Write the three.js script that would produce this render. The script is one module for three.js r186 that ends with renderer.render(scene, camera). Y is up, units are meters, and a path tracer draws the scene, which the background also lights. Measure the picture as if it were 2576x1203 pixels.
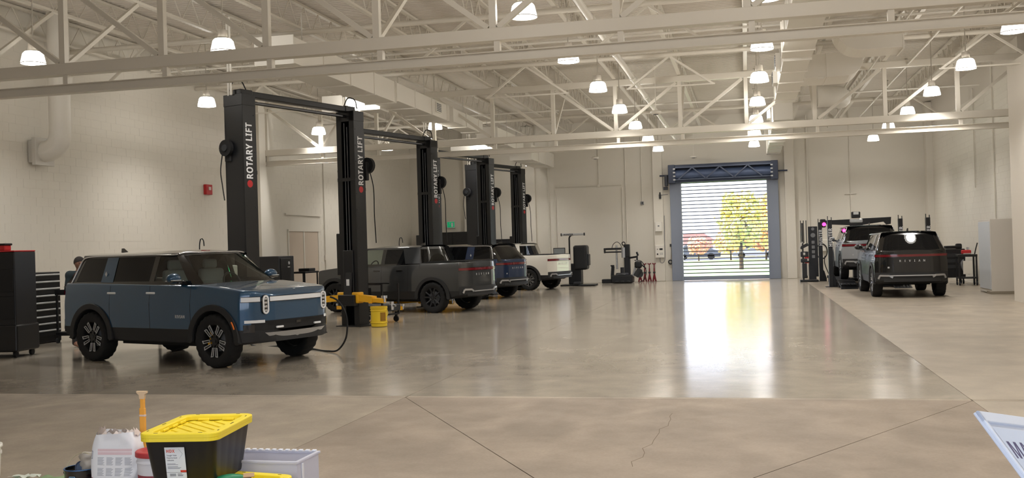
import * as THREE from 'three';
import { mergeGeometries, toCreasedNormals } from 'three/addons/utils/BufferGeometryUtils.js';
import { RoundedBoxGeometry } from 'three/addons/geometries/RoundedBoxGeometry.js';
import { TextGeometry } from 'three/addons/geometries/TextGeometry.js';
import { FontLoader } from 'three/addons/loaders/FontLoader.js';
import { MarchingCubes } from 'three/addons/objects/MarchingCubes.js';
import { RectAreaLightUniformsLib } from 'three/addons/lights/RectAreaLightUniformsLib.js';

// ---------------------------------------------------------------- camera, sky, sun, exposure
RectAreaLightUniformsLib.init();
const scene = new THREE.Scene();
const camera = new THREE.PerspectiveCamera(27.06, 2576 / 1203, 0.1, 400);
camera.position.set(0, 1.78, 0);
camera.rotation.order = 'YXZ';
camera.rotation.set(0.00708, Math.atan(590 / 2500), -0.03);
scene.add(camera);
const renderer = new THREE.WebGLRenderer({ antialias: true });
renderer.toneMapping = THREE.LinearToneMapping;
renderer.toneMappingExposure = 1.66;
renderer.shadowMap.enabled = true;
const SKY = 2.2;
{ // pale hazy autumn sky: nearly white at the horizon, faint blue above
  const w = 64, h = 32, a = new Float32Array(w * h * 4);
  for (let j = 0; j < h; j++) for (let i = 0; i < w; i++) {
    const e = Math.abs(j / (h - 1) * 2 - 1), k = (j * w + i) * 4;
    a[k] = SKY * (1.0 - 0.42 * e); a[k + 1] = SKY * (1.02 - 0.26 * e); a[k + 2] = SKY * (1.1 - 0.05 * e); a[k + 3] = 1;
  }
  const t = new THREE.DataTexture(a, w, h, THREE.RGBAFormat, THREE.FloatType);
  t.mapping = THREE.EquirectangularReflectionMapping; t.magFilter = THREE.LinearFilter; t.minFilter = THREE.LinearFilter; t.needsUpdate = true;
  scene.background = t;
}
const sun = new THREE.DirectionalLight(0xfff1dc, 7);   // sun high on the left: lights the trees, never enters the doors
sun.position.set(-70, 62, -55); sun.target.position.set(0, 0, -75);
sun.castShadow = true; sun.shadow.camera.left = -60; sun.shadow.camera.right = 60; sun.shadow.camera.top = 60; sun.shadow.camera.bottom = -60; sun.shadow.camera.far = 300;
sun.shadow.mapSize.set(2048, 2048);
scene.add(sun, sun.target);
const LAMP_COLOR = new THREE.Color(1.0, 0.955, 0.905), LAMP_CD = 21, UP_CD = 1.0, GLOW = 6;

// ---------------------------------------------------------------- helpers
let seed = 12345;
const rnd = () => { seed = (seed * 1664525 + 1013904223) % 4294967296; return seed / 4294967296; };
const rr = (a, b) => a + (b - a) * rnd();
const V = (x, y, z) => new THREE.Vector3(x, y, z);
const clamp = (x, a = 0, b = 1) => Math.min(b, Math.max(a, x));
const lerp = (a, b, t) => a + (b - a) * t;
const sm = (x) => { x = clamp(x); return x * x * (3 - 2 * x); };
const used = {};
const numbered = (n) => { const k = used[n] = (used[n] ?? -1) + 1; return k ? n + '_' + String(k).padStart(3, '0') : n; };
const flat = (g) => { const o = g.index ? g.toNonIndexed() : g; for (const k of Object.keys(o.attributes)) if (!['position', 'normal', 'uv'].includes(k)) o.deleteAttribute(k); return o; };
const join = (gs) => Array.isArray(gs) ? (gs.length === 1 ? gs[0] : mergeGeometries(gs.map(flat))) : gs;
function mesh(name, geo, mat, parent) {
  const m = new THREE.Mesh(join(geo), mat); m.name = name; m.castShadow = m.receiveShadow = true;
  if (parent) parent.add(m);
  return m;
}
function thing(name, label, category, pos = [0, 0, 0], turn = 0, group) {
  const o = new THREE.Group(); o.name = numbered(name); scene.add(o);
  o.position.set(...pos); o.rotation.y = turn; o.userData = { label, category };
  if (group) o.userData.group = group;
  return o;
}
function solo(name, geo, mat, label, category, group) {
  const m = mesh(numbered(name), geo, mat, scene); m.userData = { label, category };
  if (group) m.userData.group = group;
  return m;
}
function struct(name, geo, mat) { const m = mesh(name, geo, mat, scene); m.userData = { kind: 'structure' }; return m; }
function structGroup(name) { const g = new THREE.Group(); g.name = name; g.userData = { kind: 'structure' }; scene.add(g); return g; }
function copyOf(o, pos, turn, label) {
  const c = o.clone(); c.name = numbered(o.name.replace(/_\d{3}$/, '')); c.userData = { ...o.userData, label }; scene.add(c);
  c.position.set(...pos); if (turn !== undefined) c.rotation.y = turn; return c;
}
const bx = (w, h, d, x = 0, y = 0, z = 0) => new THREE.BoxGeometry(w, h, d).translate(x, y, z);
const rb = (w, h, d, x = 0, y = 0, z = 0, r = 0.01, s = 2) => new RoundedBoxGeometry(w, h, d, s, Math.min(r, w / 2.01, h / 2.01, d / 2.01)).translate(x, y, z);
const span = (x0, x1, y0, y1, z0, z1) => bx(Math.abs(x1 - x0), Math.abs(y1 - y0), Math.abs(z1 - z0), (x0 + x1) / 2, (y0 + y1) / 2, (z0 + z1) / 2);
const cy = (r0, r1, h, x, y, z, n = 16, open = false) => new THREE.CylinderGeometry(r1, r0, h, n, 1, open).translate(x, y, z);   // r0 bottom, r1 top
const cyx = (r, h, x, y, z, n = 16) => new THREE.CylinderGeometry(r, r, h, n).rotateZ(Math.PI / 2).translate(x, y, z);
const cyz = (r, h, x, y, z, n = 16) => new THREE.CylinderGeometry(r, r, h, n).rotateX(Math.PI / 2).translate(x, y, z);
function orient(g, p, q) {
  const d = q.clone().sub(p), m = new THREE.Matrix4(), y = d.clone().normalize();
  const ref = Math.abs(y.y) > 0.98 ? V(0, 0, 1) : V(0, 1, 0), x = ref.clone().cross(y).normalize(), z = x.clone().cross(y).normalize();
  m.makeBasis(x, y, z).setPosition(p.clone().add(q).multiplyScalar(0.5));
  return g.applyMatrix4(m);
}
const bar = (p, q, w, h) => orient(new THREE.BoxGeometry(w, p.distanceTo(q), h ?? w), p, q);
const rod = (p, q, r, n = 8, r2) => orient(new THREE.CylinderGeometry(r2 ?? r, r, p.distanceTo(q), n), p, q);
const tube = (pts, r, seg = 24, n = 8) => new THREE.TubeGeometry(new THREE.CatmullRomCurve3(pts.map((p) => p.isVector3 ? p : V(...p))), seg, r, n);
const lathe = (pts, n = 24) => new THREE.LatheGeometry(pts.map(([r, y]) => new THREE.Vector2(r, y)), n);
function shapeOf(pts, holes = []) {
  const s = new THREE.Shape(pts.map(([x, y]) => new THREE.Vector2(x, y)));
  for (const h of holes) s.holes.push(new THREE.Path(h.map(([x, y]) => new THREE.Vector2(x, y))));
  return s;
}
const ext = (pts, depth, bevel = 0, holes = []) => new THREE.ExtrudeGeometry(shapeOf(pts, holes), { depth, bevelEnabled: bevel > 0, bevelSize: bevel, bevelThickness: bevel, bevelSegments: 2, curveSegments: 6 });
function grid(P, nu, nv) { // surface through P(u, v), u and v in 0..1
  const pos = [], uv = [], ix = [];
  for (let j = 0; j <= nv; j++) for (let i = 0; i <= nu; i++) { const p = P(i / nu, j / nv); pos.push(p.x, p.y, p.z); uv.push(i / nu, j / nv); }
  for (let j = 0; j < nv; j++) for (let i = 0; i < nu; i++) { const a = j * (nu + 1) + i, b = a + 1, c = a + nu + 1, d = c + 1; ix.push(a, b, c, b, d, c); }
  const g = new THREE.BufferGeometry();
  g.setAttribute('position', new THREE.Float32BufferAttribute(pos, 3)); g.setAttribute('uv', new THREE.Float32BufferAttribute(uv, 2)); g.setIndex(ix); g.computeVertexNormals();
  return g;
}
const ring = (R, r, n = 24) => { const o = [], h = []; for (let i = 0; i < n; i++) { const a = i / n * 2 * Math.PI; o.push([R * Math.cos(a), R * Math.sin(a)]); h.push([r * Math.cos(a), r * Math.sin(a)]); } return [o, [h]]; };
const FB = await new FontLoader().loadAsync('fonts/droid/droid_sans_bold.typeface.json');
function words(str, size, depth = 0.004) { // centred 3-D lettering
  const g = new TextGeometry(str, { font: FB, size, depth, curveSegments: 3 });
  g.computeBoundingBox(); const b = g.boundingBox;
  return g.translate(-(b.min.x + b.max.x) / 2, -(b.min.y + b.max.y) / 2, 0);
}

// ---------------------------------------------------------------- procedural textures and materials
function makeNoise(n, s) { // tileable lattice
  const a = new Float32Array(n * n); let q = s;
  for (let i = 0; i < n * n; i++) { q = (q * 1664525 + 1013904223) % 4294967296; a[i] = q / 4294967296; }
  return (x, y) => {
    const xi = Math.floor(x), yi = Math.floor(y), fx = x - xi, fy = y - yi, u = fx * fx * (3 - 2 * fx), v = fy * fy * (3 - 2 * fy);
    const x0 = ((xi % n) + n) % n, x1 = (x0 + 1) % n, y0 = (((yi % n) + n) % n) * n, y1 = (((yi + 1) % n + n) % n) * n;
    return (a[y0 + x0] * (1 - u) + a[y0 + x1] * u) * (1 - v) + (a[y1 + x0] * (1 - u) + a[y1 + x1] * u) * v;
  };
}
function noiseTex(size, fn, srgb = true) {
  const a = new Uint8Array(size * size * 4);
  for (let j = 0; j < size; j++) for (let i = 0; i < size; i++) { const c = fn(i / size, j / size), k = (j * size + i) * 4; a[k] = c[0]; a[k + 1] = c[1]; a[k + 2] = c[2]; a[k + 3] = 255; }
  const t = new THREE.DataTexture(a, size, size, THREE.RGBAFormat);
  t.magFilter = THREE.LinearFilter; t.minFilter = THREE.LinearMipmapLinearFilter; t.generateMipmaps = true; t.wrapS = t.wrapT = THREE.RepeatWrapping;
  if (srgb) t.colorSpace = THREE.SRGBColorSpace;
  t.needsUpdate = true; return t;
}
const n16 = makeNoise(16, 7), n32 = makeNoise(32, 21), n64 = makeNoise(64, 3), n128 = makeNoise(128, 99), n256 = makeNoise(256, 5);
const conc = (u, v) => { // power-trowelled concrete: clouds, smears and fine grain
  const warp = n16(u * 16, v * 16) * 0.06;
  const a = n16((u + warp) * 16, v * 16), b = n32(u * 32, (v + warp) * 32), c = n64((u + warp) * 64, v * 64), d = n128(u * 128, v * 128), e = n256(u * 256, v * 256);
  return 0.44 * a + 0.3 * b + 0.14 * c + 0.07 * d + 0.05 * e;
};
const concreteMap = noiseTex(1024, (u, v) => { const k = conc(u, v), g = n256(u * 512, v * 512), t = clamp((k - 0.5) * 1.35 + 0.5); const s = 0.95 + 0.05 * g; return [lerp(152, 184, t) * s, lerp(145, 176, t) * s, lerp(135, 164, t) * s]; });
const concreteRough = noiseTex(512, (u, v) => { const k = clamp((conc(u * 2 + 0.3, v + 0.1) - 0.5) * 2.2 + 0.5); const g = lerp(222, 248, k); return [g, g, g]; }, false);
const waveBump = noiseTex(256, (u, v) => { const k = 255 * (0.6 * n16(u * 16, v * 16) + 0.4 * n32(u * 32, v * 32)); return [k, k, k]; }, false);
const C = (r, g, b) => new THREE.Color(r / 255, g / 255, b / 255).convertSRGBToLinear();
const std = (r, g, b, rough = 0.6, metal = 0, more = {}) => new THREE.MeshStandardMaterial({ color: C(r, g, b), roughness: rough, metalness: metal, side: THREE.DoubleSide, ...more });
const phys = (r, g, b, o) => new THREE.MeshPhysicalMaterial({ color: C(r, g, b), side: THREE.DoubleSide, ...o });
const T = (t, rx, ry) => { const c = t.clone(); c.repeat.set(rx, ry); c.needsUpdate = true; return c; };
const M = {
  wall: std(226, 221, 210, 0.62),
  wallDry: std(214, 207, 196, 0.75),
  white: std(232, 228, 219, 0.5), steel: std(222, 216, 204, 0.45), deck: std(216, 209, 198, 0.6),
  galv: std(206, 202, 194, 0.4, 0.1),
  black: std(18, 19, 22, 0.38), blackMatte: std(15, 15, 17, 0.7), rubber: std(22, 22, 23, 0.85), charcoal: std(40, 42, 46, 0.5),
  grey: std(120, 122, 126, 0.5), greyDoor: std(138, 146, 162, 0.45, 0.2), darkGrey: std(62, 66, 76, 0.5),
  chrome: std(205, 206, 208, 0.22, 0.9), satin: std(190, 191, 193, 0.35, 0.7), silver: std(196, 198, 200, 0.35, 0.3),
  yellow: std(236, 176, 28, 0.45), yellowTote: std(240, 218, 52, 0.42), lemon: std(240, 206, 48, 0.5), orange: std(246, 176, 70, 0.45),
  red: std(188, 36, 40, 0.45), redDeep: std(120, 30, 42, 0.45), blueCap: std(30, 60, 170, 0.4), green: std(20, 120, 80, 0.45),
  text: std(232, 233, 236, 0.5), card: std(172, 142, 110, 0.8), lid: std(176, 56, 60, 0.45),
  tail: phys(104, 12, 22, { roughness: 0.2, clearcoat: 1, emissive: C(90, 4, 14), emissiveIntensity: 0.08 }),
  lampOff: phys(226, 228, 230, { roughness: 0.25, clearcoat: 0.6 }),
  amber: phys(240, 120, 20, { roughness: 0.3, clearcoat: 0.5 }),
  glass: new THREE.MeshPhysicalMaterial({ color: C(206, 214, 210), roughness: 0.02, transmission: 1, thickness: 0, ior: 1.5, side: THREE.DoubleSide }),
  pane: new THREE.MeshPhysicalMaterial({ color: C(250, 252, 255), roughness: 0.01, transmission: 1, thickness: 0, ior: 1.35, side: THREE.DoubleSide }),
  privacy: phys(13, 14, 16, { roughness: 0.02, specularIntensity: 0.6 }),
  gloss: phys(12, 12, 14, { roughness: 0.15, clearcoat: 1, clearcoatRoughness: 0.04 }),
  clad: std(34, 35, 37, 0.6), interior: std(58, 60, 60, 0.8), seat: std(150, 152, 148, 0.8),
  skin: std(150, 110, 90, 0.6), hair: std(26, 20, 18, 0.8), shirt: std(26, 40, 46, 0.85),
  screen: std(150, 156, 160, 0.25), trunk: std(70, 52, 40, 0.9),
  glow: new THREE.MeshStandardMaterial({ color: 0xffffff, emissive: new THREE.Color(1, 0.96, 0.88), emissiveIntensity: GLOW, roughness: 0.5, side: THREE.DoubleSide }),
  lampMetal: std(196, 190, 180, 0.45, 0.3),
};
const paintMat = (r, g, b, metal = 0.25, rough = 0.32) => phys(r, g, b, { metalness: metal, roughness: rough, clearcoat: 1, clearcoatRoughness: 0.04 });
const TURN = -17.64 * Math.PI / 180;   // bays and vehicles on the left stand at this angle to the aisle
// ---------------------------------------------------------------- the room
const WL = -15.6, DF = 45.2, WR = 7.7, ROOF = 7.35;
// floor: dark joint bed with separate concrete slabs on it
function uvXZ(g, s) { const p = g.attributes.position, u = g.attributes.uv; for (let i = 0; i < p.count; i++) u.setXY(i, p.getX(i) / s, p.getZ(i) / s); return g; }
const slabMat = (tint, rough, spec) => { const c = new THREE.MeshPhysicalMaterial({ color: C(...tint), map: concreteMap, roughness: rough, roughnessMap: concreteRough, specularIntensity: spec, side: THREE.DoubleSide }); return c; };
const slabPolished = slabMat([255, 253, 248], 0.165, 1), slabSoft = slabMat([255, 250, 242], 0.36, 0.8), slabMatte = slabMat([226, 217, 210], 0.66, 0.5), slabPale = slabMat([244, 238, 230], 0.62, 0.5);
slabPolished.bumpMap = waveBump; slabPolished.bumpScale = 0.0007;
const floor = struct('floor', span(WL - 0.3, 9.8, -0.3, -0.012, 3, -DF - 0.3), std(66, 56, 48, 0.9));
const J = 0.006;
const slab = (pts, mat) => { // polygon in x, depth
  let cx = 0, cd = 0; for (const p of pts) { cx += p[0] / pts.length; cd += p[1] / pts.length; }
  const q = pts.map(([x, d]) => { const l = Math.hypot(x - cx, d - cd); return [x - (x - cx) / l * J * 1.4, d - (d - cd) / l * J * 1.4]; });
  const g = ext(q, 0.0118).rotateX(-Math.PI / 2).translate(0, -0.0118, 0);
  return mesh('slab', uvXZ(flat(g), 7.3), mat, floor);
};
const xs = [WL, -10.37, -4.05, 2.27, 9.5], ds = [11.33, 26.4, 41.4, DF];
for (let j = 0; j < 3; j++) for (let i = 0; i < 4; i++) slab([[xs[i], ds[j] + (j ? 0 : 0.1)], [xs[i + 1], ds[j] + (j ? 0 : 0.1)], [xs[i + 1], ds[j + 1]], [xs[i], ds[j + 1]]], i === 3 ? slabSoft : slabPolished);
for (let i = 0; i < 4; i++) slab([[xs[i], 11.33], [xs[i + 1], 11.33], [xs[i + 1], 11.442], [xs[i], 11.442]], slabPale);   // unpolished margin along the joint
slab([[WL, -2.9], [-10.37, -2.9], [-10.37, 11.33], [WL, 11.33]], slabPale);
slab([[-10.37, -2.9], [-4.05, -2.9], [-4.05, 11.33], [-10.37, 11.33]], slabPale);
slab([[2.27, -2.9], [9.5, -2.9], [9.5, 11.33], [2.27, 11.33]], slabSoft);
slab([[-4.05, 11.33], [-0.87, 6.2], [2.27, 11.33]], slabMatte);
slab([[-4.05, 11.33], [-4.05, -2.9], [-0.87, -2.9], [-0.87, 6.2]], slabMatte);
slab([[2.27, 11.33], [-0.87, 6.2], [-0.87, -2.9], [2.27, -2.9]], slabMatte);
{ // hairline crack in the near slab
  const pts = []; const a = [-0.77, 10.39], b = [-0.95, 7.9];
  for (let i = 0; i <= 14; i++) { const t = i / 14; pts.push(V(lerp(a[0], b[0], t) + rr(-0.035, 0.035), 0.0002, -lerp(a[1], b[1], t))); }
  const gs = []; for (let i = 0; i < 14; i++) gs.push(bar(pts[i], pts[i + 1], 0.006, 0.0006));
  mesh('crack', gs, std(110, 96, 82, 0.95), floor);
}
// walls: shells with thickness; painted block courses stand proud of them
struct('wall_left', span(WL - 0.3, WL - 0.004, -0.3, ROOF + 0.3, 3, -DF - 0.3), M.wall);
const DX0 = -2.79, DX1 = 0.93, DH = 4.36;
struct('wall_far', [span(WL - 0.3, DX0, -0.3, ROOF + 0.3, -DF - 0.004, -DF - 0.3), span(DX1, 9.8, -0.3, ROOF + 0.3, -DF - 0.004, -DF - 0.3), span(DX0, DX1, DH, ROOF + 0.3, -DF - 0.004, -DF - 0.3)], M.wall);
struct('wall_right', [span(WR + 0.004, WR + 0.3, -0.3, ROOF + 0.3, -31, -DF - 0.3), span(6.6, 9.5, -0.3, 6.02, 3, -27.6)], M.wallDry);
struct('wall_right_outer', span(9.5, 9.8, -0.3, ROOF + 0.3, 3, -DF - 0.3), M.wallDry);
const BW = [-6.5, 3.5, 0.5, 3.6];   // shop window behind the camera: cool daylight on the foreground
struct('wall_back', [span(WL - 0.3, BW[0], -0.3, ROOF + 0.3, 3, 3.3), span(BW[1], 9.8, -0.3, ROOF + 0.3, 3, 3.3), span(BW[0], BW[1], -0.3, BW[2], 3, 3.3), span(BW[0], BW[1], BW[3], ROOF + 0.3, 3, 3.3)], M.wall);
{ const g = structGroup('window_1'), n = 5, w = (BW[1] - BW[0]) / n; for (let i = 0; i < n; i++) mesh('pane', bx(w - 0.06, BW[3] - BW[2] - 0.06, 0.01, BW[0] + (i + 0.5) * w, (BW[2] + BW[3]) / 2, 3.15), M.pane, g); for (let i = 0; i <= n; i++) mesh('mullion', bx(0.06, BW[3] - BW[2], 0.1, BW[0] + i * w, (BW[2] + BW[3]) / 2, 3.15), M.greyDoor, g); }
function blocks(wall, at, turn, u0, u1, v0, v1, holes, rank, most = 300) {
  const g = new THREE.BoxGeometry(0.3975, 0.194, 0.012), list = [];
  for (let j = 0; v0 + (j + 1) * 0.2 <= v1 + 1e-6; j++) for (let i = 0; u0 + (i + 0.5) * 0.4 + (j % 2) * 0.2 <= u1 - 0.2 + 1e-6; i++) {
    const u = u0 + (i + 0.5) * 0.4 + (j % 2) * 0.2, v = v0 + (j + 0.5) * 0.2;
    if (!holes.some((h) => u + 0.2 > h[0] && u - 0.2 < h[1] && v + 0.1 > h[2] && v - 0.1 < h[3])) list.push([u, v]);
  }
  list.sort((a, b) => rank(...a) - rank(...b));
  const jog = () => rr(-0.0012, 0.0012);
  list.slice(0, most).forEach(([u, v]) => { const m = mesh('block', g, M.wall, wall); m.position.copy(at(u, v, jog())); m.rotation.y = turn; });
  const rest = list.slice(most), im = new THREE.InstancedMesh(g, M.wall, rest.length), o = new THREE.Object3D();
  rest.forEach(([u, v], k) => { o.position.copy(at(u, v, jog())); o.rotation.y = turn; o.updateMatrix(); im.setMatrixAt(k, o.matrix); });
  im.name = 'block_courses'; im.userData = { kind: 'stuff' }; im.castShadow = im.receiveShadow = true; wall.add(im);
}
blocks(scene.getObjectByName('wall_left'), (u, v, j) => V(WL - 0.006 + j, v, -u), Math.PI / 2, 14.8, 45.2, 0, 7.2, [[31.8, 34.8, 0.5, 3.2]], (u, v) => u < 17.8 ? 99 : Math.hypot(u - 20, (v - 3) * 1.4));
blocks(scene.getObjectByName('wall_far'), (u, v, j) => V(u, v, -DF - 0.006 + j), 0, WL, WR, 0, 7.2, [[-3.3, 1.45, 0, 5.2]], (u, v) => Math.hypot(u + 6, (v - 2.5) * 1.6) + (v > 5.4 ? 50 : 0));
{ const g = scene.getObjectByName('wall_right'); blocks(g, (u, v, j) => V(WR + 0.006 + j, v, -u), -Math.PI / 2, 31.2, 45.2, 0, 6.4, [], (u, v) => Math.hypot(u - 34, v - 3), 200); }
// painted pilasters on the far wall and drywall lining
for (const [x0, x1, y1, z] of [[-10.06, -9.46, 7.3, 0.2], [-4.04, -3.6, 7.3, 0.24], [1.69, 2.11, 7.3, 0.24], [-12.9, -12.5, 7.3, 0.2]])
  struct('trim_' + (x0 < -12 ? 4 : x0 < -9 ? 1 : x0 < 0 ? 2 : 3), rb(x1 - x0, y1, z, (x0 + x1) / 2, y1 / 2, -DF + z / 2, 0.02), M.wall);
struct('trim_5', [span(WL, WL + 0.25, 0, 7.3, -29.6, -30.6)], M.wall);   // pier that carries the truss
struct('trim_6', span(7.45, 7.7, 0, 7.3, -44.6, -45.2), M.wall);
{ // bricked-up opening in the left wall with two drywall leaves
  const g = structGroup('door_2');
  mesh('infill_panel', span(WL - 0.02, WL - 0.012, 0.5, 3.1, -31.85, -34.7), M.wallDry, g);
  for (const [a, b] of [[32.08, 33.2], [33.32, 34.46]]) mesh('leaf', rb(0.03, 2.5, b - a, WL + 0.004, 1.28, -(a + b) / 2, 0.006), std(206, 192, 176, 0.8), g);
  mesh('frame', [span(WL, WL + 0.05, 2.53, 2.6, -31.98, -34.55), span(WL, WL + 0.03, 0, 2.55, -33.22, -33.3), span(WL, WL + 0.03, 0, 2.55, -34.48, -34.56), span(WL, WL + 0.03, 0, 2.55, -31.98, -32.06)], M.wall, g);
  mesh('lintel', span(WL, WL + 0.06, 3.1, 3.16, -31.8, -34.75), M.wall, g);
}
// roof deck: ribs run across the hall
{
  const P = 0.152, pts = [], n = Math.ceil(48.6 / P);
  for (let i = 0; i < n; i++) { const z = i * P; pts.push([z, 0], [z + P * 0.36, 0], [z + P * 0.46, 0.038], [z + P * 0.9, 0.038]); }
  pts.push([n * P, 0.2], [0, 0.2]);
  struct('ceiling', ext(pts, 25.4).rotateY(Math.PI / 2).translate(WL - 0.3, ROOF, 3.2), M.deck);
}
// baseboard line on the far wall is bare; rolling door
{
  const g = structGroup('door_1'), z = -DF + 0.06, n = 26, h0 = 0.16, step = (DH - h0) / n;
  mesh('bottom_rail', rb(DX1 - DX0, 0.15, 0.06, (DX0 + DX1) / 2, 0.085, z, 0.01), M.greyDoor, g);
  const sg = new RoundedBoxGeometry(DX1 - DX0, 0.04, 0.035, 1, 0.008), pg = new THREE.BoxGeometry(DX1 - DX0 - 0.02, step - 0.04, 0.004);
  for (let i = 0; i <= n; i++) {
    const y = h0 + i * step;
    const s = mesh('slat', sg, M.darkGrey, g); s.position.set((DX0 + DX1) / 2, y, z);
    if (i < n) { const p = mesh('pane', pg, M.pane, g); p.position.set((DX0 + DX1) / 2, y + step / 2, z); }
  }
  for (const [a, b] of [[-3.29, DX0 - 0.02], [DX1 + 0.02, 1.42]]) mesh('guide_post', [rb(b - a, 4.4, 0.16, (a + b) / 2, 2.2, -DF + 0.1, 0.015), span((a + b) / 2 + (a < 0 ? 0.2 : -0.26), (a + b) / 2 + (a < 0 ? 0.26 : -0.2), 0, 4.4, -DF + 0.18, -DF + 0.22)], M.greyDoor, g);
  const hd = std(92, 102, 124, 0.45, 0.2), hd2 = std(60, 68, 88, 0.45, 0.2);
  mesh('header_box', [rb(4.3, 0.12, 0.5, -0.94, 5.1, -DF + 0.32, 0.02), rb(4.3, 0.1, 0.4, -0.94, 4.42, -DF + 0.28, 0.02), span(-3.05, 1.2, 4.45, 5.05, -DF + 0.05, -DF + 0.09)], hd2, g);
  mesh('drum', cyx(0.21, 4.2, -0.94, 4.74, -DF + 0.31, 24), std(96, 112, 146, 0.4, 0.2), g);
  const tz = -DF + 0.6; mesh('brace_rail', [bar(V(-3.0, 5.04, tz), V(1.15, 5.04, tz), 0.06), bar(V(-3.0, 4.5, tz), V(1.15, 4.5, tz), 0.05)], hd, g);
  const xz = [-2.86, -2.25, -1.66, -1.06, -0.45, 0.14, 0.75];
  for (let i = 0; i < 6; i++) mesh('brace', bar(V(xz[i], i % 2 ? 5.02 : 4.52, tz), V(xz[i + 1], i % 2 ? 4.52 : 5.02, tz), 0.05), hd, g);
  for (const s of [-1, 1]) { const x = s < 0 ? -3.16 : 1.27; mesh('end_bracket', [rb(0.3, 0.82, 0.6, x, 4.76, -DF + 0.34, 0.02), cyx(0.035, 0.5, x + s * 0.3, 4.72, -DF + 0.34)], hd2, g); for (let i = 0; i < 4; i++) mesh('bolt_plate', rb(0.1, 0.06, 0.02, x - s * 0.12, 4.5 + i * 0.16, -DF + 0.65, 0.005), M.silver, g); }
  mesh('operator', [rb(0.14, 0.5, 0.26, -3.42, 4.5, -DF + 0.3, 0.03), cyx(0.07, 0.2, -3.46, 4.15, -DF + 0.3)], M.darkGrey, g);
}
// ---------------------------------------------------------------- roof steel
const PAN = 1.93, XC = -3.75, TT = 6.72, TB0 = 4.98, TB1 = 5.18;
function truss(d, label, xEnd) {
  const t = thing('roof_truss', label, 'truss', [0, 0, 0]);
  const z = -d, x0 = WL + 0.02, x1 = xEnd;
  mesh('bottom_chord', rb(x1 - x0, TB1 - TB0, 0.2, (x0 + x1) / 2, (TB0 + TB1) / 2, z, 0.012), M.steel, t);
  mesh('top_chord', rb(x1 - x0, 0.18, 0.2, (x0 + x1) / 2, TT - 0.09, z, 0.012), M.steel, t);
  mesh('lower_beam', [rb(x1 - x0, 0.015, 0.16, (x0 + x1) / 2, 4.81, z, 0.004), rb(x1 - x0, 0.015, 0.16, (x0 + x1) / 2, 4.665, z, 0.004), span(x0, x1, 4.66, 4.81, z - 0.02, z + 0.02)], M.steel, t);
  const vg = new THREE.BoxGeometry(0.11, TT - 0.18 - TB1, 0.11), hg = new THREE.BoxGeometry(0.09, TB0 - 4.815, 0.12);
  for (let k = -6; k <= 6; k++) {
    const x = XC + k * PAN; if (x < x0 || x > x1) continue;
    const v = mesh('vertical', vg, M.steel, t); v.position.set(x, (TT - 0.18 + TB1) / 2, z);
    const h = mesh('hanger', hg, M.steel, t); h.position.set(x + 0.06, (TB0 + 4.815) / 2, z);
    const s = k <= 0 ? -1 : 1;
    for (const q of k === 0 ? [-1, 1] : [s]) {
      const a = V(x + q * 0.08, TB1 + 0.02, z), b = V(Math.max(x0 + 0.1, Math.min(x1 - 0.1, x + q * PAN - q * 0.1)), TT - 0.2, z);
      mesh('diagonal', bar(a, b, 0.085), M.steel, t);
    }
  }
  return t;
}
truss(15.05, 'white steel roof truss crossing the top of the view nearest the camera', 6.58);
truss(30.1, 'white steel roof truss halfway down the hall behind the near one', 7.66);
{ // open-web joists from truss to truss, one above each panel point
  const yb = 6.74, yt = ROOF - 0.02, wl = Math.hypot(0.375, yt - yb - 0.06), wg = new THREE.CylinderGeometry(0.014, 0.014, wl, 5);
  const cg = new THREE.BoxGeometry(0.1, 0.05, 14.8), ang = Math.atan2(0.375, yt - yb - 0.06);
  const place = ['against the left wall', 'second from the left wall', 'third from the left wall', 'fourth from the left wall', 'fifth from the left wall', 'left of the middle lamp row', 'above the lamp row left of the door', 'right of the lamp row left of the door', 'above the door axis', 'above the lamp row right of the door', 'left of the right lamp row', 'above the right lamp row', 'last one by the right wall'];
  for (let b = 0; b < 2; b++) for (let k = -6; k <= 6; k++) {
    const x = XC + k * PAN; if (x < WL + 0.2) continue; if (x > 7.6) continue;
    const dm = 22.58 + b * 15.05;
    const t = thing('roof_joist', `white roof joist ${place[k + 6]}, ${b ? 'beyond the middle truss' : 'between the trusses'}`, 'joist', [x, yb, -dm], 0, 'open web roof joists');
    mesh('top_chord', cg, M.steel, t).position.y = yt - yb - 0.025;
    mesh('bottom_chord', cg, M.steel, t).position.y = 0.025;
    for (let i = 0; i < 38; i++) { const w = mesh('web_rod', wg, M.steel, t); w.position.set(0, (yt - yb) / 2, -7.13 + i * 0.375 + 0.19); w.rotation.x = (i % 2 ? 1 : -1) * ang; }
  }
}
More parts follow.
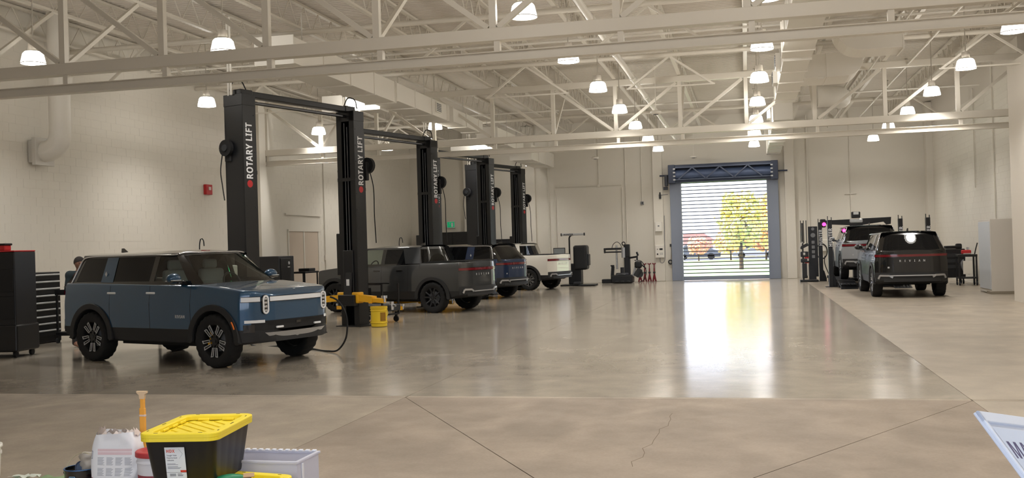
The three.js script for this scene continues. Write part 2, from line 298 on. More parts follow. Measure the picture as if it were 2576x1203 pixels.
// lateral bridging pipes with V braces, and kickers from the trusses up to the joists
for (const [d, y, lab] of [[20.4, 6.66, 'white bridging pipe with V braces just behind the near truss'], [26.2, 6.66, 'white bridging pipe with V braces ahead of the middle truss'], [37.6, 6.66, 'white bridging pipe with V braces in the far bay']]) {
  const t = thing('bridging_pipe', lab, 'brace', [0, 0, 0]);
  mesh('pipe', rod(V(WL + 0.05, y, -d), V(6.5, y, -d), 0.06, 10), M.steel, t);
  for (const k of [-5, -1, 1, 5]) { const x = XC + k * PAN; for (const s of [-1, 1]) mesh('brace', bar(V(x, y - 0.04, -d), V(x + s * 1.1, y - 0.82, -d - 0.1), 0.05), M.steel, t); mesh('tie', bar(V(x - 1.15, y - 0.82, -d - 0.1), V(x + 1.15, y - 0.82, -d - 0.1), 0.035), M.steel, t); }
}
for (const [d, n] of [[15.05, 'near'], [30.1, 'middle']]) for (const k of [-5, -4, -1, 1, 3]) {
  const x = XC + k * PAN;
  solo('kicker_brace', bar(V(x, TB1 + 0.02, -d - 0.1), V(x, 6.72, -d - 2.2), 0.07), M.steel, `white diagonal brace from ${n} truss up to ${{ '-5': 'leftmost', '-4': 'second', '-1': 'third', 1: 'fourth', 3: 'rightmost' }[k]} braced joist`, 'brace', 'truss kicker braces');
}
// sprinkler mains
const pipe = (lab, pts, r, name = 'sprinkler_pipe') => { const gs = []; for (let i = 0; i + 1 < pts.length; i++) { gs.push(rod(V(...pts[i]), V(...pts[i + 1]), r, 10)); if (i) gs.push(new THREE.SphereGeometry(r * 1.15, 10, 8).translate(...pts[i])); } for (let i = 1; i < 8; i++) { const a = V(...pts[0]).lerp(V(...pts[1]), i / 8), b = V(...pts[0]).lerp(V(...pts[1]), i / 8 + 0.008); gs.push(rod(a, b, r * 1.25, 10)); } return solo(name, gs, M.white, lab, 'pipe'); };
pipe('thick white pipe running lengthwise beside the lamp row left of the door', [[-2.85, 6.2, -15.6], [-2.85, 6.2, -44.9]], 0.075);
pipe('thick white pipe crossing right behind the near truss', [[-6.5, 5.5, -17.05], [6.4, 5.5, -17.05]], 0.085);
pipe('thin white pipe crossing the middle of the first bay', [[-15.2, 6.64, -23.4], [7.4, 6.64, -23.4]], 0.03);
pipe('thin white pipe crossing the far bay', [[-15.2, 6.5, -34.4], [7.4, 6.5, -34.4]], 0.03);
pipe('thin white lengthwise conduit right of the duct', [[3.2, 6.55, -16], [3.2, 6.55, -44.8]], 0.03, 'conduit');
pipe('thin white lengthwise conduit bundle tube near the right lamp row', [[3.55, 6.5, -16], [3.55, 6.5, -44.8]], 0.025, 'conduit');
pipe('thin white lengthwise conduit above the right lamp row', [[4.6, 6.6, -16], [4.6, 6.6, -44.8]], 0.03, 'conduit');
// ---------------------------------------------------------------- high bay lamps
function highBay() {
  const t = thing('high_bay_lamp', '', 'ceiling lamp', [0, 0, 0], 0, 'high bay ceiling lamps');
  mesh('bowl', lathe([[0.155, 0.24], [0.19, 0.2], [0.232, 0.015]], 16), M.glow, t);
  mesh('lens', lathe([[0.002, 0.002], [0.226, 0.014]], 16), M.glow, t);
  mesh('rim', new THREE.TorusGeometry(0.233, 0.008, 6, 28).rotateX(Math.PI / 2).translate(0, 0.015, 0), M.lampMetal, t);
  mesh('ballast', [cy(0.1, 0.085, 0.16, 0, 0.33, 0), cy(0.155, 0.12, 0.03, 0, 0.245, 0)], M.lampMetal, t);
  mesh('stem', [cy(0.012, 0.012, 1.38, 0, 1.08, 0, 8), cy(0.05, 0.05, 0.03, 0, 1.755, 0, 12)], M.lampMetal, t);
  return t;
}
function lampLight(t, cd) {
  const l = new THREE.SpotLight(LAMP_COLOR, cd, 0, 1.2, 0.55, 2); l.name = 'lamp_light'; l.castShadow = true; l.shadow.radius = 8;
  l.position.set(0, -0.02, 0); l.target.position.set(0, -3, 0); t.add(l, l.target); l.target.name = 'lamp_aim';
  const u = new THREE.PointLight(LAMP_COLOR, UP_CD); u.name = 'bulb_light'; u.castShadow = true; u.shadow.radius = 3; u.position.set(0, 0.13, 0); t.add(u);   // bulb inside the glowing bowl: lights roof and walls
}
{
  const L = [], ord = ['nearest', 'second', 'third', 'fourth', 'fifth', 'sixth', 'farthest'];
  [16.2, 20.5, 24.75, 29.1, 33.35, 37.75, 42.15].forEach((d, i) => { L.push([-3.51, d, `glowing high bay lamp, ${ord[i]} of the row left of the door`]); L.push([0.42, d + 0.15, `glowing high bay lamp, ${ord[i]} of the row above the door`]); if (i) L.push([5.1, d + 0.25, `glowing high bay lamp, ${ord[i - 1]} of the row along the right wall`]); });
  for (const [x, d, n] of [[-13.35, 16.62, 'nearest, at the far left beside the elbow duct'], [-9.44, 16.89, 'between the left truss verticals above the blue car'], [-13.35, 22.98, 'just left of the tall lift post nearest the camera'], [-13.4, 29.93, 'seen between the posts of the nearest lift'], [-9.58, 30.37, 'above the second lift beside its white pipes'], [-13.3, 35.96, 'low and deep behind the second lift'], [-9.66, 42.32, 'farthest, above the last lift'], [-10.05, 24.95, 'tucked beside the long duct behind the nearest lift'], [-10.0, 37.2, 'tucked beside the long duct over the far lifts']]) L.push([x, d, `glowing lamp over the lift bays, ${n}`]);
  [12, 7.7, 3.4].forEach((d, i) => { for (const [x, n] of [[-3.51, 'row left of the door'], [0.42, 'row above the door'], [5.1, 'row by the right wall']]) L.push([x, d, `glowing lamp overhead outside the picture, ${['first', 'second', 'third'][i]} back in the ${n}`]); });
  let first = null;
  for (const [x, d, lab] of L) {
    let t; if (!first) { t = first = highBay(); t.position.set(x, 5.58, -d); t.userData.label = lab; } else t = copyOf(first, [x, 5.58, -d], 0, lab);
    t.userData.pending = 1;
  }
  scene.children.filter((o) => o.userData.pending).forEach((t) => { delete t.userData.pending; lampLight(t, LAMP_CD); });
}
for (const [x, d, lab] of [[-6.21, 42.3, 'small white ceiling sensor disc hanging left of the door'], [-2.15, 44.2, 'small white ceiling sensor disc hanging just above the door header'], [-2.4, 28.44, 'white ceiling dome camera between two lamp rows']]) {
  const t = thing('ceiling_sensor', lab, 'sensor', [x, 5.4, -d]);
  mesh('disc', lathe([[0.002, 0], [0.12, 0.005], [0.16, 0.04], [0.15, 0.09], [0.06, 0.12], [0.002, 0.125]], 20), M.white, t);
  mesh('stem', cy(0.012, 0.012, 1.3, 0, 0.75, 0, 6), M.white, t);
  mesh('face', cy(0.07, 0.08, 0.02, 0, 0.002, 0), M.charcoal, t);
}
// ---------------------------------------------------------------- ducts
{
  const t = thing('air_duct', 'long white rectangular air duct running lengthwise above the lifts', 'duct', [0, 0, 0]);
  const segs = [[18.5, 24.6, -9.62, -8.8, 5.62, 6.16], [24.6, 29.4, -9.58, -8.8, 5.68, 6.16], [29.4, 33.0, -9.3, -8.7, 5.68, 6.1], [35.0, 39.4, -9.45, -8.7, 5.6, 6.12], [39.6, 44.6, -9.32, -8.45, 5.3, 5.92]];
  for (const [a, b, x0, x1, y0, y1] of segs) { mesh('duct_section', rb(x1 - x0, y1 - y0, b - a, (x0 + x1) / 2, (y0 + y1) / 2, -(a + b) / 2, 0.01), M.white, t); for (let d = a + 0.01; d < b; d += 1.5) mesh('flange', rb(x1 - x0 + 0.05, y1 - y0 + 0.05, 0.03, (x0 + x1) / 2, (y0 + y1) / 2, -d, 0.005), M.white, t); }
  for (const [d, y] of [[28.2, 5.95], [31.6, 5.9], [36.8, 5.85], [43.6, 5.6]]) { const r = mesh('register', rb(0.04, 0.3, 0.46, -8.78, y, -d, 0.005), M.white, t); mesh('grille', [-2, -1, 0, 1, 2].map((i) => bx(0.02, 0.025, 0.4, -8.755, y + i * 0.05, -d)), M.grey, r); }
  for (const d of [25.85, 38.1]) mesh('side_branch', [rb(1.7, 0.46, 0.7, -10.45, 5.84, -d, 0.01), rb(0.04, 0.52, 0.76, -10.2, 5.84, -d, 0.005)], M.white, t);
  for (const d of [19, 23, 27, 31, 37, 42]) mesh('hanger_strap', [bar(V(-9.6, 6.1, -d), V(-9.6, 6.75, -d), 0.02, 0.004), bar(V(-8.82, 6.1, -d), V(-8.82, 6.75, -d), 0.02, 0.004)], M.galv, t);
}
{
  const t = thing('air_duct', 'wide white rectangular air duct dropping towards the right of the door with curved side branches', 'duct', [0, 0, 0]);
  for (const [a, b, x0, x1, y0, y1] of [[16.8, 22.5, 0.85, 1.5, 5.7, 6.3], [22.5, 29.6, 0.9, 1.48, 5.66, 6.2], [32.2, 38.6, 0.95, 1.5, 5.5, 6.1], [38.6, 44.4, 0.95, 1.5, 5.4, 5.95]]) { mesh('duct_section', rb(x1 - x0, y1 - y0, b - a, (x0 + x1) / 2, (y0 + y1) / 2, -(a + b) / 2, 0.01), M.white, t); for (let d = a; d <= b; d += 1.6) mesh('flange', rb(x1 - x0 + 0.05, y1 - y0 + 0.05, 0.03, (x0 + x1) / 2, (y0 + y1) / 2, -d - 0.02, 0.005), M.white, t); }
  for (const d of [24.2, 26.6, 34.2, 40.8]) { const r = mesh('register', rb(0.12, 0.34, 0.6, 0.84, 5.92, -d, 0.01), M.white, t); mesh('grille', [-2, -1, 0, 1, 2].map((i) => bx(0.02, 0.03, 0.5, 0.775, 5.92 + i * 0.055, -d)), M.grey, r); }
  // side branches: one turns up at its right end, one comes down from the upper left
  const arc = (cx, cyy, r, a0, a1, n = 8) => { const p = []; for (let i = 0; i <= n; i++) { const q = lerp(a0, a1, i / n); p.push([cx + r * Math.cos(q), cyy + r * Math.sin(q)]); } return p; };
  mesh('branch', ext([[1.42, 5.72], ...arc(2.5, 6.12, 0.4, -Math.PI / 2, 0), [2.9, 6.28], [1.42, 6.28]], 1.3, 0.008).translate(0, 0, -26.9), M.white, t);
  mesh('branch_seam', [bx(0.02, 0.6, 1.34, 2.05, 6.0, -26.25), rb(0.16, 0.06, 0.06, 1.9, 5.7, -25.6, 0.01)], M.white, t);
  mesh('branch', ext([...arc(2.65, 6.5, 0.58, Math.PI, Math.PI * 1.5), [3.5, 5.92], [3.5, 6.5]], 1.0, 0.008).translate(0, 0, -24.3), M.white, t);
  mesh('branch_seam', [bx(0.03, 0.64, 1.04, 3.5, 6.2, -23.8), bx(0.02, 0.62, 1.02, 2.75, 6.22, -23.8)], M.white, t);
  mesh('elbow', new THREE.TorusGeometry(0.75, 0.34, 12, 20, Math.PI / 2).rotateX(Math.PI / 2).translate(2.3, 6.2, -33.4), M.white, t);
}
{ // round exhaust drop with elbow into the left wall
  const t = thing('exhaust_duct', 'round white duct dropping to an elbow and collar on the left wall', 'duct', [0, 0, 0]);
  const x = -14.93, d = 19.4;
  mesh('riser', [cy(0.235, 0.235, 2.6, x, 6.02, -d, 24), cy(0.25, 0.25, 0.05, x, 5.6, -d, 24)], M.white, t);
  mesh('elbow', new THREE.TubeGeometry(new THREE.CatmullRomCurve3([V(x, 4.75, -d), V(x - 0.02, 4.5, -d), V(x - 0.12, 4.33, -d), V(x - 0.3, 4.24, -d), V(x - 0.55, 4.22, -d)]), 16, 0.235, 24), M.white, t);
  mesh('collar', [rb(0.1, 0.62, 0.62, x - 0.46, 4.22, -d, 0.01), rb(0.18, 0.5, 0.5, x - 0.56, 4.22, -d, 0.01)], M.galv, t);
}
// ---------------------------------------------------------------- two-post lifts
function lift(cx, cd, ord, armsOut) {
  const t = thing('two_post_lift', `black two-post car lift ${ord}`, 'car lift', [cx, 0, -cd], TURN, 'two-post lifts in the angled bays');
  const H = 5.05, hz = 1.75;
  for (const s of [1, -1]) {
    const z = s * hz, q = -s; // q points to the other post
    const p = mesh('post', [rb(0.52, H, 0.03, 0, H / 2, z + s * 0.16, 0.006), rb(0.03, H, 0.35, 0.25, H / 2, z, 0.006), rb(0.03, H, 0.35, -0.25, H / 2, z, 0.006), span(0.12, 0.265, 0, H, z + q * 0.16, z + q * 0.185), span(-0.265, -0.12, 0, H, z + q * 0.16, z + q * 0.185), span(-0.015, 0.015, 0, H, z - 0.02, z + 0.02)], M.black, t);
    mesh('cable', [cy(0.008, 0.008, H * 0.62, 0.03, H * 0.62, z + q * 0.16, 6), cy(0.008, 0.008, H * 0.7, -0.05, H * 0.6, z + q * 0.16, 6)], M.grey, p);
    mesh('cross_band', span(-0.26, 0.26, 3.42, 3.5, z + q * 0.18, z + q * 0.2), M.black, p);
    mesh('head_box', [rb(0.54, 0.24, 0.37, 0, H - 0.1, z, 0.01), rb(0.24, 0.14, 0.34, 0, H + 0.07, z + q * 0.1, 0.02)], M.black, t);
    mesh('base_plate', rb(0.75, 0.02, 0.55, 0, 0.01, z, 0.004), M.blackMatte, t);
    const ltr = mesh('lettering', words('ROTARY LIFT', 0.175, 0.003).scale(0.79, 1, 1).rotateZ(Math.PI / 2).rotateY(Math.PI / 2).translate(0.2655, 3.9, z + s * 0.02), M.text, t);
    mesh('emblem', cyx(0.075, 0.003, 0.267, 3.22, z + s * 0.02, 20), M.red, t);
    for (let i = 0; i < 9; i++) mesh('bolt', cyx(0.015, 0.012, 0.267, 1.6 + i * 0.38, z - s * 0.13, 8), M.charcoal, t);
    mesh('hose_reel', s > 0 ? [cyz(0.17, 0.08, -0.16, 3.97, z + 0.24, 20), rb(0.16, 0.42, 0.06, -0.16, 3.9, z + 0.19, 0.02)] : [cyz(0.19, 0.09, 0.26, 3.8, z - 0.3, 20), rb(0.24, 0.44, 0.1, 0.2, 3.66, z - 0.22, 0.02)], M.blackMatte, t);
    mesh('reel_hub', s > 0 ? [cyz(0.07, 0.11, -0.16, 3.97, z + 0.25, 16)] : [cyz(0.08, 0.12, 0.26, 3.8, z - 0.3, 16)], M.charcoal, t);
    mesh('hanging_cord', tube(s > 0 ? [[-0.3, 3.85, z + 0.22], [-0.34, 3.5, z + 0.24], [-0.32, 3.2, z + 0.22], [-0.29, 2.9, z + 0.2]] : [[0.3, 3.65, z - 0.32], [0.36, 3.3, z - 0.36], [0.37, 2.6, z - 0.36], [0.4, 1.95, z - 0.36]], 0.012, 16, 6), M.blackMatte, t);
    // carriage low on the post
    const cy0 = 0.62;
    mesh('carriage', [rb(0.5, 0.26, 0.34, 0, cy0, z + q * 0.16, 0.02), rb(0.3, 1.15, 0.1, 0, cy0 + 0.6, z + q * 0.17, 0.02)], M.black, t);
    mesh('carriage_plate', ext([[-0.12, 0], [0.12, 0], [0.16, 0.55], [-0.02, 0.55]], 0.02).translate(-0.02, cy0 + 0.1, z + q * 0.24), M.charcoal, t);
    mesh('warning_label', rb(0.09, 0.15, 0.004, 0.02, cy0 + 0.42, z + q * 0.24 + 0.026 * (q > 0 ? 1 : -0.1), 0.001), M.text, t);
    for (const e of [1, -1]) { // swing arms
      const out = armsOut ? 1 : 0, ax = e * 0.22, ex = e * (armsOut ? 1.05 : 1.15), ez = z + q * (armsOut ? 0.22 : 0.55), y0 = armsOut ? 0.68 : 0.24;
      const a = mesh('swing_arm', [bar(V(ax, y0, z + q * 0.16), V(lerp(ax, ex, 0.62), y0 - 0.04, lerp(z + q * 0.16, ez, 0.62)), 0.17, 0.15), bar(V(lerp(ax, ex, 0.55), y0 - 0.05, lerp(z + q * 0.16, ez, 0.55)), V(ex, y0 - 0.07, ez), 0.12, 0.1), rb(0.2, 0.26, 0.22, ax, y0, z + q * 0.16, 0.03)], M.yellow, t);
      mesh('lift_pad', [cy(0.07, 0.07, 0.06, ex, y0 + 0.02, ez), cy(0.03, 0.03, 0.12, ex, y0 - 0.04, ez)], M.chrome, a);
    }
  }
  mesh('overhead_beam', [rb(0.2, 0.13, 2 * hz, 0, H + 0.06, 0, 0.02), cyz(0.035, 2 * hz - 0.3, 0.0, H - 0.1, 0, 12)], M.black, t);
  mesh('limit_bar', [rod(V(0.02, H - 0.1, hz - 0.3), V(0.02, H - 0.1, -hz + 0.3), 0.022, 8)], M.grey, t);
  mesh('loop_hose', tube([[-0.1, H + 0.1, hz + 0.15], [-0.12, H + 0.3, hz + 0.05], [-0.05, H + 0.34, hz - 0.1], [0, H + 0.15, hz - 0.2]], 0.014, 16, 6), M.blackMatte, t);
  mesh('loop_hose', tube([[0.1, H + 0.1, -hz - 0.15], [0.12, H + 0.3, -hz - 0.05], [0.05, H + 0.34, -hz + 0.1], [0, H + 0.15, -hz + 0.2]], 0.014, 16, 6), M.blackMatte, t);
  mesh('power_unit', [rb(0.22, 0.5, 0.24, -0.1, 1.55, hz + 0.36, 0.03), cy(0.11, 0.11, 0.3, -0.1, 1.15, hz + 0.36)], M.blackMatte, t);
  mesh('control_box', rb(0.24, 1.0, 0.16, -0.34, 1.7, -hz, 0.02), M.black, t);
  mesh('supply_conduit', [cy(0.022, 0.022, 1.6, -0.12, H + 0.8, hz + 0.18, 8), cy(0.022, 0.022, 1.6, 0.0, H + 0.8, hz + 0.22, 8)], M.white, t);
  return t;
}
lift(-9.6, 20.39, 'nearest the camera, behind the blue car, with yellow arms', true);
lift(-9.95, 27.3, 'second from the camera, around the dark grey pickup', false);
lift(-9.93, 34.2, 'third from the camera, around the dark blue SUV', false);
lift(-9.98, 39.8, 'farthest, around the white pickup', false);
// ---------------------------------------------------------------- vehicles (x forward from the front axle, z to the right)
const TR = 0.428;
function tyreGeo() { // all-terrain tyre: shoulder blocks cut into the tread
  const prof = [[0.262, -0.105], [0.3, -0.128], [0.36, -0.138], [0.405, -0.132], [0.422, -0.112], [0.428, -0.06], [0.429, 0], [0.428, 0.06], [0.422, 0.112], [0.405, 0.132], [0.36, 0.138], [0.3, 0.128], [0.262, 0.105]], n = 88;
  return grid((u, v) => { const k = Math.round(v * (prof.length - 1)), [r, z] = prof[k], i = Math.round(u * n), a = i / n * 2 * Math.PI; const edge = k > 2 && k < 10; const cut = edge && (i + (k > 6 ? 2 : 0)) % 4 < 2 ? 0.011 : 0; const rr2 = r - (k === 6 && i % 4 < 2 ? 0 : cut); return V(rr2 * Math.cos(a), rr2 * Math.sin(a), z); }, n, prof.length - 1);
}
const TYRE = tyreGeo();
const RIMB = join([lathe([[0.262, -0.1], [0.25, -0.06], [0.245, 0.05], [0.262, 0.1], [0.272, 0.104], [0.272, 0.11]], 36).rotateX(Math.PI / 2), new THREE.CylinderGeometry(0.24, 0.24, 0.01, 32).rotateX(Math.PI / 2).translate(0, 0, -0.02)]);
function spokeSet(style) { // one of five spokes, pointing up
  const dark = [], lite = [];
  if (style === 'outline') { // twin spoke drawn round with a bright edge
    for (const s of [-1, 1]) { dark.push(bar(V(s * 0.03, 0.04, 0.07), V(s * 0.052, 0.25, 0.09), 0.034, 0.03)); lite.push(bar(V(s * 0.05, 0.11, 0.095), V(s * 0.072, 0.256, 0.108), 0.011, 0.012), bar(V(s * 0.02, 0.12, 0.095), V(s * 0.028, 0.24, 0.106), 0.009, 0.012), bar(V(s * 0.078, 0.252, 0.108), V(s * 0.026, 0.244, 0.108), 0.012, 0.012)); }
    lite.push(bar(V(-0.052, 0.112, 0.093), V(0.052, 0.112, 0.093), 0.008, 0.006));
  } else if (style === 'vee') for (const s of [-1, 1]) dark.push(bar(V(s * 0.02, 0.03, 0.075), V(s * 0.09, 0.25, 0.1), 0.034, 0.034));
  else for (const s of [-1, 1]) { dark.push(bar(V(0, 0.03, 0.07), V(s * 0.075, 0.25, 0.095), 0.05, 0.03)); lite.push(bar(V(s * 0.008, 0.04, 0.09), V(s * 0.058, 0.175, 0.104), 0.022, 0.012), bar(V(s * 0.055, 0.17, 0.104), V(s * 0.1, 0.25, 0.11), 0.026, 0.012), bar(V(s * 0.058, 0.165, 0.104), V(s * 0.02, 0.255, 0.11), 0.016, 0.012)); }
  return [join(dark), lite.length ? join(lite) : null];
}
const SPOKES = { outline: spokeSet('outline'), vee: spokeSet('vee'), flow: spokeSet('flow') }, HUB = cyz(0.07, 0.05, 0, 0, 0.07, 20), CAP = cyz(0.026, 0.01, 0, 0, 0.1, 14);
function wheel(parent, x, z, style, caliper) {
  const w = new THREE.Group(); w.name = 'wheel'; w.position.set(x, TR - 0.004, z); if (z < 0) w.rotation.y = Math.PI; parent.add(w);
  mesh('tyre', TYRE, M.rubber, w); mesh('rim', RIMB, style === 'flow' ? M.charcoal : M.blackMatte, w);
  const [d, l] = SPOKES[style]; mesh('hub', HUB, M.black, w); mesh('hub_cap', CAP, M.charcoal, w);
  for (let k = 0; k < 5; k++) { const a = k / 5 * 2 * Math.PI + (style === 'flow' ? 0.2 : Math.PI / 5); mesh('spoke', d, style === 'vee' ? M.charcoal : M.black, w).rotation.z = a; if (l) mesh('spoke_edge', l, style === 'flow' ? M.satin : M.silver, w).rotation.z = a; }
  mesh('brake_disc', cyz(0.17, 0.02, 0, 0, 0.0, 24), M.grey, w);
  if (caliper) mesh('brake_caliper', [cyz(0.035, 0.05, -0.13, 0.1, 0.045, 12), cyz(0.035, 0.05, -0.15, -0.05, 0.045, 12), rb(0.06, 0.22, 0.05, -0.15, 0.03, 0.02, 0.02)], M.yellow, w);
  return w;
}
function loft(rings) { const n = rings.length - 1, m = rings[0].length - 1; return grid((u, v) => rings[Math.round(v * n)][Math.round(u * m)], m, n); }
function vehicle(o) {
  const truck = o.type === 'truck', wb = truck ? 3.45 : 3.076, xn = 0.885, xt = truck ? -(wb + 1.05) : -(wb + 1.02), off = wb / 2;
  const t = thing(truck ? 'pickup_truck' : 'suv', o.label, truck ? 'truck' : 'car', [0, 0, 0], o.turn);
  t.position.set(o.x, o.y ?? 0, -o.d);
  const car = { add(name, g, mat, par) { const m = mesh(name, g, mat, par ?? t); if (!par) m.position.x = off; return m; } };
  const W0 = 0.965, nd = 0.3, td = truck ? 0.18 : 0.28;
  const xf = (z) => xn - nd * Math.pow(Math.abs(z) / W0, 4), xr = (z) => xt + td * Math.pow(Math.abs(z) / W0, 4);
  const Wp = (X) => X > xn - nd ? W0 * Math.pow(clamp((xn - X) / nd), 0.25) : X < xt + td ? W0 * Math.pow(clamp((X - xt) / td), 0.25) : W0;
  const arch = (X, xa) => { const q = 0.5 * 0.5 - (X - xa) * (X - xa); return q > 0 ? Math.sqrt(q) + TR - 0.01 : 0; };
  const yB = (X) => Math.max(X > 0.45 ? lerp(0.36, 0.4, clamp((X - 0.45) / 0.43)) : X < -wb - 0.45 ? lerp(0.36, 0.52, clamp((-wb - 0.45 - X) / 0.6)) : 0.36, arch(X, 0), arch(X, -wb));
  const hood = (X) => X > xn - 0.3 ? 1.215 - 0.115 * Math.pow(clamp((X - (xn - 0.3)) / 0.3), 2.6) : lerp(1.215, 1.315, Math.pow(clamp((xn - 0.3 - X) / 0.95), 0.8));
  const yBelt = (X) => 1.31 + 0.055 * clamp((-X - 0.6) / 2.9);
  const bedX = -3.02;
  const yT = (X) => X > -0.36 ? hood(X) : truck && X < bedX ? 1.385 : Math.min(yBelt(X), 1.36) - (X < xt + td ? 0.04 * (xt + td - X) / td : 0);
  const wf = (y, top) => y < 0.6 ? lerp(0.965, 1, (y - 0.36) / 0.24) : y < 1.0 ? 1 : lerp(1, 0.955, clamp((y - 1.0) / 0.34));
  // stations
  const fr = [0.5, 0.66, 0.78, 0.86, 0.92, 0.96, 0.985, 1], S = [];
  for (const q of fr) S.push(xn - nd * q ** 4);
  const add = (a, b, n) => { for (let i = 1; i <= n; i++) S.push(lerp(a, b, i / n)); };
  add(xn - nd, 0.505, 2); S.push(0.4999); add(0.4999, -0.4999, 22); S.push(-0.505); add(-0.505, -wb + 0.505, 16); if (truck) S.push(bedX + 0.002, bedX - 0.002);
  S.push(-wb + 0.4999); add(-wb + 0.4999, -wb - 0.4999, 22); S.push(-wb - 0.505); add(-wb - 0.505, xt + td, 4); for (const q of [...fr].reverse().slice(1)) S.push(xt + td * q ** 4);
  S.sort((a, b) => b - a);
  const lo = [], hi = [], rows = [0.6, 0.72, 0.84, 0.96, 1.05, 1.14];
  for (const X of S) {
    const w = Wp(X), yb = yB(X), yt = yT(X), sh = yt - 0.035, low = [], up = [];
    low.push([0, yb], [w * 0.6, yb], [w * 0.9, yb], [w * wf(yb + 0.03) - 0.002, Math.min(Math.max(yb, yb + 0.03), Math.max(0.6, yb))], [w * wf(0.6), Math.max(0.6, yb)]);
    for (const y of rows) { const yy = Math.min(Math.max(y, yb), sh - 0.02); up.push([w * wf(yy), yy]); }
    up.push([w * wf(sh), sh], [w * wf(sh) - 0.012, sh + 0.02], [w * wf(sh) - 0.04, sh + 0.033], [w * 0.86, yt], [w * 0.6, yt + 0.008], [w * 0.3, yt + 0.014], [0, yt + 0.016]);
    lo.push([...low].reverse().map(([z, y]) => V(X, y, z)).concat(low.slice(1).map(([z, y]) => V(X, y, -z))));
    hi.push(up.map(([z, y]) => V(X, y, z)).concat([...up].slice(0, -1).reverse().map(([z, y]) => V(X, y, -z))));
  }
  const cap = (r) => { const c = r.reduce((a, p) => a.add(p), V(0, 0, 0)).multiplyScalar(1 / r.length); return grid((u, v) => r[Math.round(u * (r.length - 1))].clone().lerp(c, v), r.length - 1, 1); };
  const P = o.paint;
  car.add('body', [loft(hi), cap([...hi[0], hi[0][0]]), cap([...hi[hi.length - 1], hi[hi.length - 1][0]])].map((g) => toCreasedNormals(g, 0.7)), P);
  car.add('lower_cladding', [loft(lo), cap(lo[0]), cap(lo[lo.length - 1])].map((g) => toCreasedNormals(g, 0.7)), M.clad);
  car.add('underbody', [span(-wb + 0.5, -0.5, 0.3, 0.6, -0.7, 0.7), span(xt + 0.3, -wb + 0.5, 0.5, 0.9, -0.6, 0.6), span(-0.5, 0.6, 0.42, 0.9, -0.6, 0.6), cyz(0.06, 1.5, 0, 0.42, 0), cyz(0.06, 1.5, -wb, 0.42, 0)], M.blackMatte);
  // wheel-arch flares
  for (const xa of [0, -wb]) for (const s of [1, -1]) {
    const pts = [], a0 = -0.03, n = 22; for (let i = 0; i <= n; i++) { const a = lerp(a0, Math.PI - a0, i / n); pts.push([xa + 0.575 * Math.cos(a), TR + 0.565 * Math.sin(a)]); }
    pts.push([xa - 0.6, 0.4], [xa - 0.52, 0.38]); for (let i = n; i >= 0; i--) { const a = lerp(a0, Math.PI - a0, i / n); pts.push([xa + 0.485 * Math.cos(a), TR + 0.485 * Math.sin(a)]); } pts.push([xa + 0.52, 0.38], [xa + 0.6, 0.4]);
    const f = car.add('wheel_arch_flare', ext(pts, 0.05, 0.008).translate(0, 0, s > 0 ? 0.932 : -0.982), M.clad);
    if (o.front && xa === 0) mesh('side_marker', new THREE.TorusGeometry(0.535, 0.014, 6, 8, 0.24).scale(1, 1, 0.8).rotateZ(0.36).translate(0, TR, s * 0.992), M.amber, f);
  }
  for (const xa of [0, -wb]) for (const s of [1, -1]) wheel(t, xa + off, s * 0.845, o.wheel, o.caliper && xa === 0);
  // greenhouse
  const Wg = (X, y) => (0.905 - 0.36 * (y - 1.32)) * (1 - 0.035 * sm((X + 1.3) / 0.9));
  const sd = (X, y, s, out = 0) => V(X, y, s * (Wg(X, y) + out));
  const yw1 = 1.785, yr = 1.825, rx = truck ? -2.93 : xt + 0.5, xw = (y) => lerp(-0.3, -0.99, (y - 1.31) / 0.515);
  const ws = (q, y, out = 0) => { const X = xw(y) - 0.13 * q * q; return V(X + out, y + out * 0.6, q * (Wg(X, y) - 0.05)); };
  const strip = (name, mat, b0, t0, b1, t1, out = 0, y0 = null, y1 = yw1) => { for (const s of [1, -1]) car.add(name, grid((u, v) => { const Xb = lerp(b0, b1, u), Xt = lerp(t0, t1, u), X = lerp(Xb, Xt, v), yb = (y0 ?? yBelt(Xb) + 0.012); return sd(X, lerp(yb, y1, v), s, out); }, 8, 5), mat); };
  car.add('windscreen', grid((u, v) => ws(lerp(-0.93, 0.93, u), lerp(1.315, 1.8, v)), 12, 6), M.glass);
  car.add('windscreen_surround', [grid((u, v) => ws(lerp(-0.95, 0.95, u), lerp(1.295, 1.325, v), 0.006), 12, 1), grid((u, v) => ws(lerp(-0.95, 0.95, u), lerp(1.79, 1.832, v), 0.004), 12, 1)], M.gloss);
  for (const s of [1, -1]) car.add('front_pillar', [grid((u, v) => { const y = lerp(1.3, 1.815, v); return ws(s * 0.92, y, 0.004).lerp(sd(lerp(-0.6, -1.06, (y - 1.3) / 0.47), y, s, 0.004), u); }, 3, 6)], M.gloss);
  const fw = truck ? -1.66 : -1.48;
  strip('front_window', M.glass, -0.61, -1.06, fw, fw);
  strip('door_pillar', M.gloss, fw, fw, fw - 0.12, fw - 0.12, 0.003);
  if (!truck) {
    strip('rear_window', M.privacy, -1.6, -1.6, -2.54, -2.56);
    strip('rear_pillar', P, -2.54, -2.56, -2.87, -2.86, 0.008);
    strip('quarter_window', M.privacy, -2.87, -2.86, -3.57, -3.46);
    strip('tail_pillar', M.gloss, -3.57, -3.46, -3.68, -3.56, 0.002);
  } else { strip('rear_window', M.privacy, -1.78, -1.78, -2.52, -2.36); strip('rear_pillar', P, -2.52, -2.36, -3.03, -2.93, 0.004); }
  const sideEnd = truck ? [-3.03, -2.93] : [-3.68, -3.56];
  strip('roof_rail', truck ? P : M.gloss, -1.02, -1.04, sideEnd[1], sideEnd[1] + 0.01, 0.004, yw1 - 0.004, yr + 0.004);
